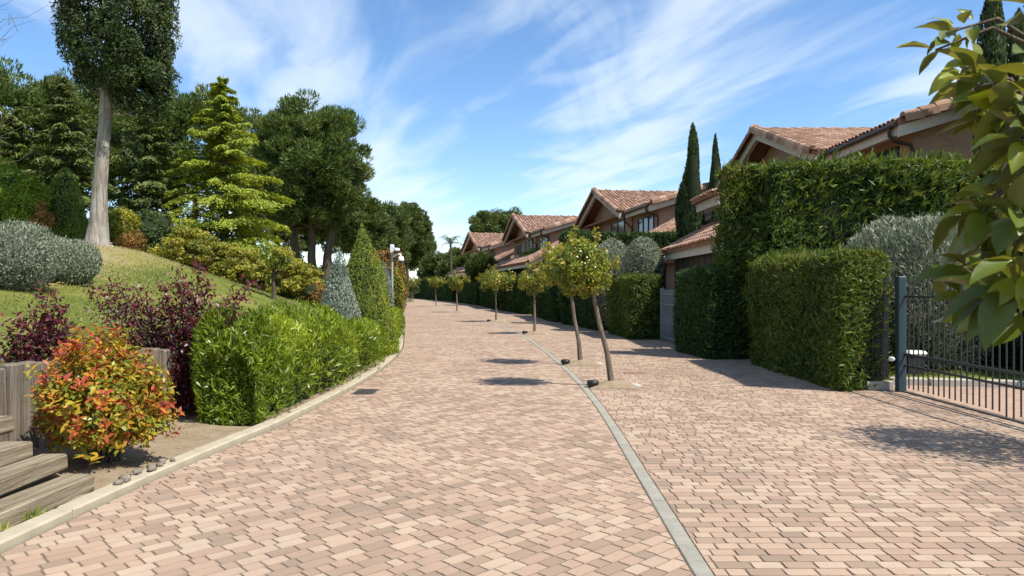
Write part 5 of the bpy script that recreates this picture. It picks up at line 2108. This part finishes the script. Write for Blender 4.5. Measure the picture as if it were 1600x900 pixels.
# ------------------------------------------------------------------ camera pole
x, y = -5.05, 31.0
cp = thing('camera_pole', 'slim grey-green pole with two white security cameras at the top', 'pole', (x, y, .1))
HT = EYE + (450 - 384) / 1150 * y - .1
MB().tube([(0, 0, -.1), (0, 0, HT)], [.055, .045], 10).build('pole', M['pole'], cp)
MB().box((0, 0, .05), (.18, .18, .1), 0, .02).build('base', M['pole'], cp)
MB().box((0, 0, HT - .12), (.17, .15, .34), 0, .02).build('junction_box', M['white'], cp)
MB().tube([(.04, 0, HT - .48), (.2, -.02, HT - .36), (.36, -.03, HT - .36), (.38, -.03, HT - .46)], .032, 8).build('arm', M['white'], cp)
dm = MB().lathe([(.04, .18), (.11, .14), (.13, .02), (.125, -.03)], (.38, -.03, HT - .62), 16).build('dome_camera', M['white'], cp)
MB().lathe([(.115, -.035), (.1, -.09), (.06, -.13), (.01, -.145)], (.38, -.03, HT - .62), 16).build('lens_dome', M['dome'], dm)
bc_ = MB().box((.2, -.1, HT - .16), (.13, .34, .12), -.4, .02).build('bullet_camera', M['white'], cp)
MB().box((.2, -.1, HT - .27), (.16, .3, .06), -.4, .02).build('bracket', M['black'], cp)

# plants around the pole
bush('golden_shrub', 'small vivid yellow shrub between the green cone and the camera pole', *at(597, 487, 25.0)[:2], .5, .26, .75, 1200, 'gold', .07, .03, zc=.4, lump=.1)
bush('gold_conifer', 'narrow yellow-green conifer beside the camera pole', *at(621, 470, 36.0)[:2], .2, .35, 2.3, 2000, 'yellow', .11, .04, zc=.45)
x, y = -6.15, 33.5
mt = thing('multistem_tree', 'small multi-stemmed pale-barked tree with rusty leaves behind the green cone', 'tree', (x, y, .3))
mb = MB()
lv = Leaves()
for k, (dx, dz) in enumerate([(-.35, 2.3), (.1, 2.6), (.45, 2.2), (.7, 2.7)]):
    mb.tube([(0, 0, -.2), (dx * .3, 0, .7), (dx * .7, .1, 1.4), (dx, 0, dz)], [.06, .05, .035, .015], 7, False)
    clumps(lv, (x + dx, y, .3 + dz), (.4, .4, .45), 9, .2, 60, .13, .06, (.3, 1), .3, (.5, .25), .9)
lv.build('crown', M['rust'], mt)
mb.build('stems', M['bark_pale'], mt)
bush('red_shrub', 'tall reddish shrub just behind the camera pole', *at(624, 440, 40.0)[:2], .3, .45, 2.9, 2200, 'rust', .13, .05, zc=.6)

# palms behind the end hedge
def palm(label, px, y, top_py, fr):
    x = (px - 800) / 1150 * y
    zt = EYE + (450 - top_py) / 1150 * y
    t = thing('palm_tree', label, 'tree', (x, y, 0), group='palms behind the end hedge')
    MB().tube([(0, 0, -.2), (.1, 0, zt * .5), (0, 0, zt)], [.22, .16, .13], 9).build('trunk', M['bark'], t)
    for k in range(16):
        a = k * 2.4
        el = rng.uniform(.1, 1.25)
        d = np.array([math.cos(a) * math.cos(el), math.sin(a) * math.cos(el), math.sin(el)])
        s = np.linspace(0, 1, 26)
        P = np.array([x, y, zt]) + d * (s * fr)[:, None] + np.array([0, 0, -1.0]) * (s**2 * fr * .75)[:, None]
        sd_ = unit(np.cross(d, np.array([0, 0, 1.0])))
        lv = Leaves()
        for sg in (-1, 1):
            D = sd_ * sg * .9 + d * .5 + np.array([0, 0, -.35])
            D = np.broadcast_to(D, P.shape) + rng.normal(0, .08, P.shape)
            lv.add(P + unit(D) * .22, D, np.broadcast_to(np.array([0, 0, 1.0]), P.shape), .5 * (1.1 - s * .6), .09, rng.uniform(.2, .9, len(s)))
        lv.build('frond', M['palm'], t)
    return t


palm('palm with spiky fronds behind the end hedge, left one', 704, 104.0, 379, 3.6)
palm('palm with drooping fronds beside the farthest house', 741, 100.0, 378, 3.6)

# low wooden barrier where the road bends
wb = thing('wooden_barrier', 'low brown wooden barrier at the far end of the road', 'barrier', (-16.9, 116.0, 0))
for i in range(9):
    MB().box((-1.2 + i * .3, 0, .5), (.2, .08, 1.0), 0, .01).build('plank', M['sleeper'], wb)
MB().box((0, .08, .75), (2.7, .06, .12)).build('rail', M['sleeper'], wb)
hedge('end_hedge', 'dark hedge closing the view at the bend behind the barrier', (-24, 121), (-11, 119.0), 1.2, 2.6, 70, .45, .18, 'thuja_dark', faces=('r', 'e1', 't'))

# ================================================================== foreground tree at the right edge
ft = thing('foreground_tree', 'large glossy green leaves of a tree hanging in close at the right edge', 'tree', (1.62, 1.62, 0))
q = NT('glossy_leaf')
a_ = q.n('ShaderNodeAttribute', attribute_name='tone')
geo = q.n('ShaderNodeNewGeometry')
cF = q.ramp(a_.outputs['Fac'], [(0, (.05, .08, .012)), (.5, (.115, .155, .016)), (1, (.26, .29, .025))])
cB = q.ramp(a_.outputs['Fac'], [(0, (.09, .1, .03)), (1, (.2, .2, .06))])
cc_ = q.mix(geo.outputs['Backfacing'], cF, cB)
vein = q.noise(60, 3, .5)
cc_ = q.mix(q.maprange(vein, .4, .7, 0, .18), cc_, (.2, .2, .04))
q.base(cc_, .36, .4)
q.bump(q.noise(35, 3, .5), .15, .004)
tr = q.n('ShaderNodeBsdfTranslucent')
q.l(q.mix(1.0, cc_, (1.5, 1.35, .4), 'MULTIPLY'), tr.inputs[0])
mx = q.n('ShaderNodeMixShader')
mx.inputs[0].default_value = .3
q.l(q.bs.outputs[0], mx.inputs[1])
q.l(tr.outputs[0], mx.inputs[2])
q.l(mx.outputs[0], q.out.inputs['Surface'])
M['glossy'] = q.m


def big_leaf(L, W, curl, fold, tone):
    prof = [(0, .03), (.07, .3), (.18, .68), (.32, .94), (.46, 1.0), (.6, .93), (.74, .72), (.87, .4), (.95, .16), (1, .01)]
    vs, fs = [], []
    cols = (-1, -.55, 0, .55, 1)
    for t, w in prof:
        yv = L * (t - .03 * curl * t * t)
        zv = -curl * L * t * t
        for c in cols:
            vs.append((W / 2 * w * c, yv, zv + fold * W * w * abs(c) ** 1.3 + .025 * W * math.sin(t * 17) * (abs(c) == 1)))
    for i in range(len(prof) - 1):
        for k in range(4):
            a = i * 5 + k
            fs.append((a, a + 1, a + 6, a + 5))
    mb = MB()
    mb.add(vs, fs, True)
    me = mb.mesh('leaf')
    at_ = me.attributes.new('tone', 'FLOAT', 'FACE')
    at_.data.foreach_set('value', np.full(len(fs), tone, np.float32))
    me.materials.append(M['glossy'])
    return me


bl = [big_leaf(.105, .056, c, f, t) for c, f, t in ((.15, .18, .3), (.35, .15, .55), (.5, .25, .15), (.2, .3, .8), (.42, .1, .95), (.3, .22, .4))]
r_ = random.Random(11)
br = MB()
# trunk outside the picture, limbs reach in to the left
T0 = np.array([0.0, 0, 0])
br.tube([(0, 0, 0), (.02, 0, .8), (-.03, .02, 1.5), (-.02, 0, 1.75)], [.05, .042, .036, .03], 9)
twigs = []


hubs = []
for hx, hy, hd in [(1660, 95, 1.62), (1640, 210, 1.5), (1650, 330, 1.45), (1640, 455, 1.38), (1700, 20, 1.6), (1900, 40, 1.55), (2050, 200, 1.6), (1880, 330, 1.75)]:
    hb = np.array(at(hx, hy, hd)) - np.array([1.62, 1.62, 0])
    br.tube([(-.02, 0, 1.62), tuple(np.array([-.02, 0, 1.62]) * .45 + hb * .55 + np.array([.03, .02, .03])), tuple(hb)], [.02, .014, .009], 7, False)
    hubs.append(hb)


def twig(px, py, y, n, s=1.0):
    e = np.array(at(px, py, y)) - np.array([1.62, 1.62, 0])
    s0 = min(hubs, key=lambda q_: float(np.linalg.norm(q_ - e)))
    m1 = s0 + (e - s0) * .55 + np.array([0, 0, .06 if e[2] > 1.7 else -.02])
    br.tube([tuple(s0), tuple(m1), tuple(e)], [.006, .0045, .0022], 6, False)
    ax_ = unit(e - m1)
    twigs.append((e, ax_, n, s, m1))


for a in [(1476, 52, 1.64, 10, .62), (1462, 78, 1.64, 5, .8), (1500, 105, 1.6, 7, .85), (1530, 135, 1.55, 8, 1.0), (1560, 150, 1.5, 8, 1.0), (1545, 185, 1.5, 8, 1.0), (1590, 165, 1.4, 8, 1.0), (1585, 120, 1.6, 5, .9),
          (1570, 225, 1.5, 8, 1.0), (1597, 215, 1.35, 8, 1.0), (1580, 270, 1.5, 7, 1), (1535, 330, 1.45, 8, 1.0), (1505, 345, 1.5, 7, .95), (1560, 310, 1.6, 7, 1.0), (1590, 335, 1.35, 8, 1.0), (1578, 385, 1.45, 8, 1.0),
          (1515, 420, 1.5, 6, .95), (1540, 455, 1.35, 8, 1.1), (1578, 450, 1.3, 8, 1.1), (1600, 410, 1.25, 7, 1.05), (1590, 480, 1.4, 6, 1.0), (1475, 425, 1.65, 3, .8), (1530, 395, 1.7, 6, .9), (1505, 465, 1.5, 5, .95),
          (1625, 130, 1.4, 8, 1), (1640, 250, 1.35, 8, 1), (1640, 350, 1.4, 8, 1), (1650, 440, 1.4, 8, 1), (1600, 10, 1.5, 4, 1), (1610, 290, 1.5, 7, 1)]:
    twig(*a)
for i in range(26):      # the rest of the crown, outside the picture
    twig(1720 + r_.uniform(0, 480), r_.uniform(-120, 430), r_.uniform(1.3, 2.0), 9, 1.0)
cnt = 0
extra = []
for e, ax_, n, s, m1 in twigs:
    e1 = unit(np.cross(ax_, rdir(1)[0]))
    e2 = np.cross(ax_, e1)
    for j in range(n):
        a = j * 2.4 + rng.uniform(-.3, .3)
        tip = j < 3
        dd_ = unit(ax_ * (.9 if tip else rng.uniform(.1, .5)) + e1 * math.cos(a) + e2 * math.sin(a) + np.array([-.12, 0, rng.uniform(-.45, .2)]))
        nn_ = unit(np.array([.25, -.15, 1.0]) + rng.normal(0, .38, 3))
        s_ = unit(np.cross(dd_, nn_))
        u_ = np.cross(s_, dd_)
        m = Matrix((s_, dd_, u_)).transposed().to_4x4()
        pos = e + (m1 - e) * (j / n) * .75
        m.translation = Vector(pos + dd_ * .012)
        mi = int(rng.integers(len(bl)))
        m = m @ Matrix.Scale(s * rng.uniform(.6, .98), 4)
        if cnt < 298:
            o = bpy.data.objects.new('leaf', bl[mi])
            COL.objects.link(o)
            o.parent = ft
            o.matrix_basis = m
        else:
            extra.append((m, mi))
        cnt += 1
xm = MB()
xt = []
for m, mi in extra:
    xm.add([m @ v.co for v in bl[mi].vertices], [tuple(p.vertices) for p in bl[mi].polygons], True)
    xt += [(.3, .55, .15, .8, .95, .4)[mi]] * len(bl[mi].polygons)
if xt:
    me = xm.mesh('foliage')
    at_ = me.attributes.new('tone', 'FLOAT', 'FACE')
    at_.data.foreach_set('value', np.array(xt, np.float32))
    link('foliage', me, M['glossy'], ft, kind='stuff')
br.build('branches', M['bark_street'], ft)
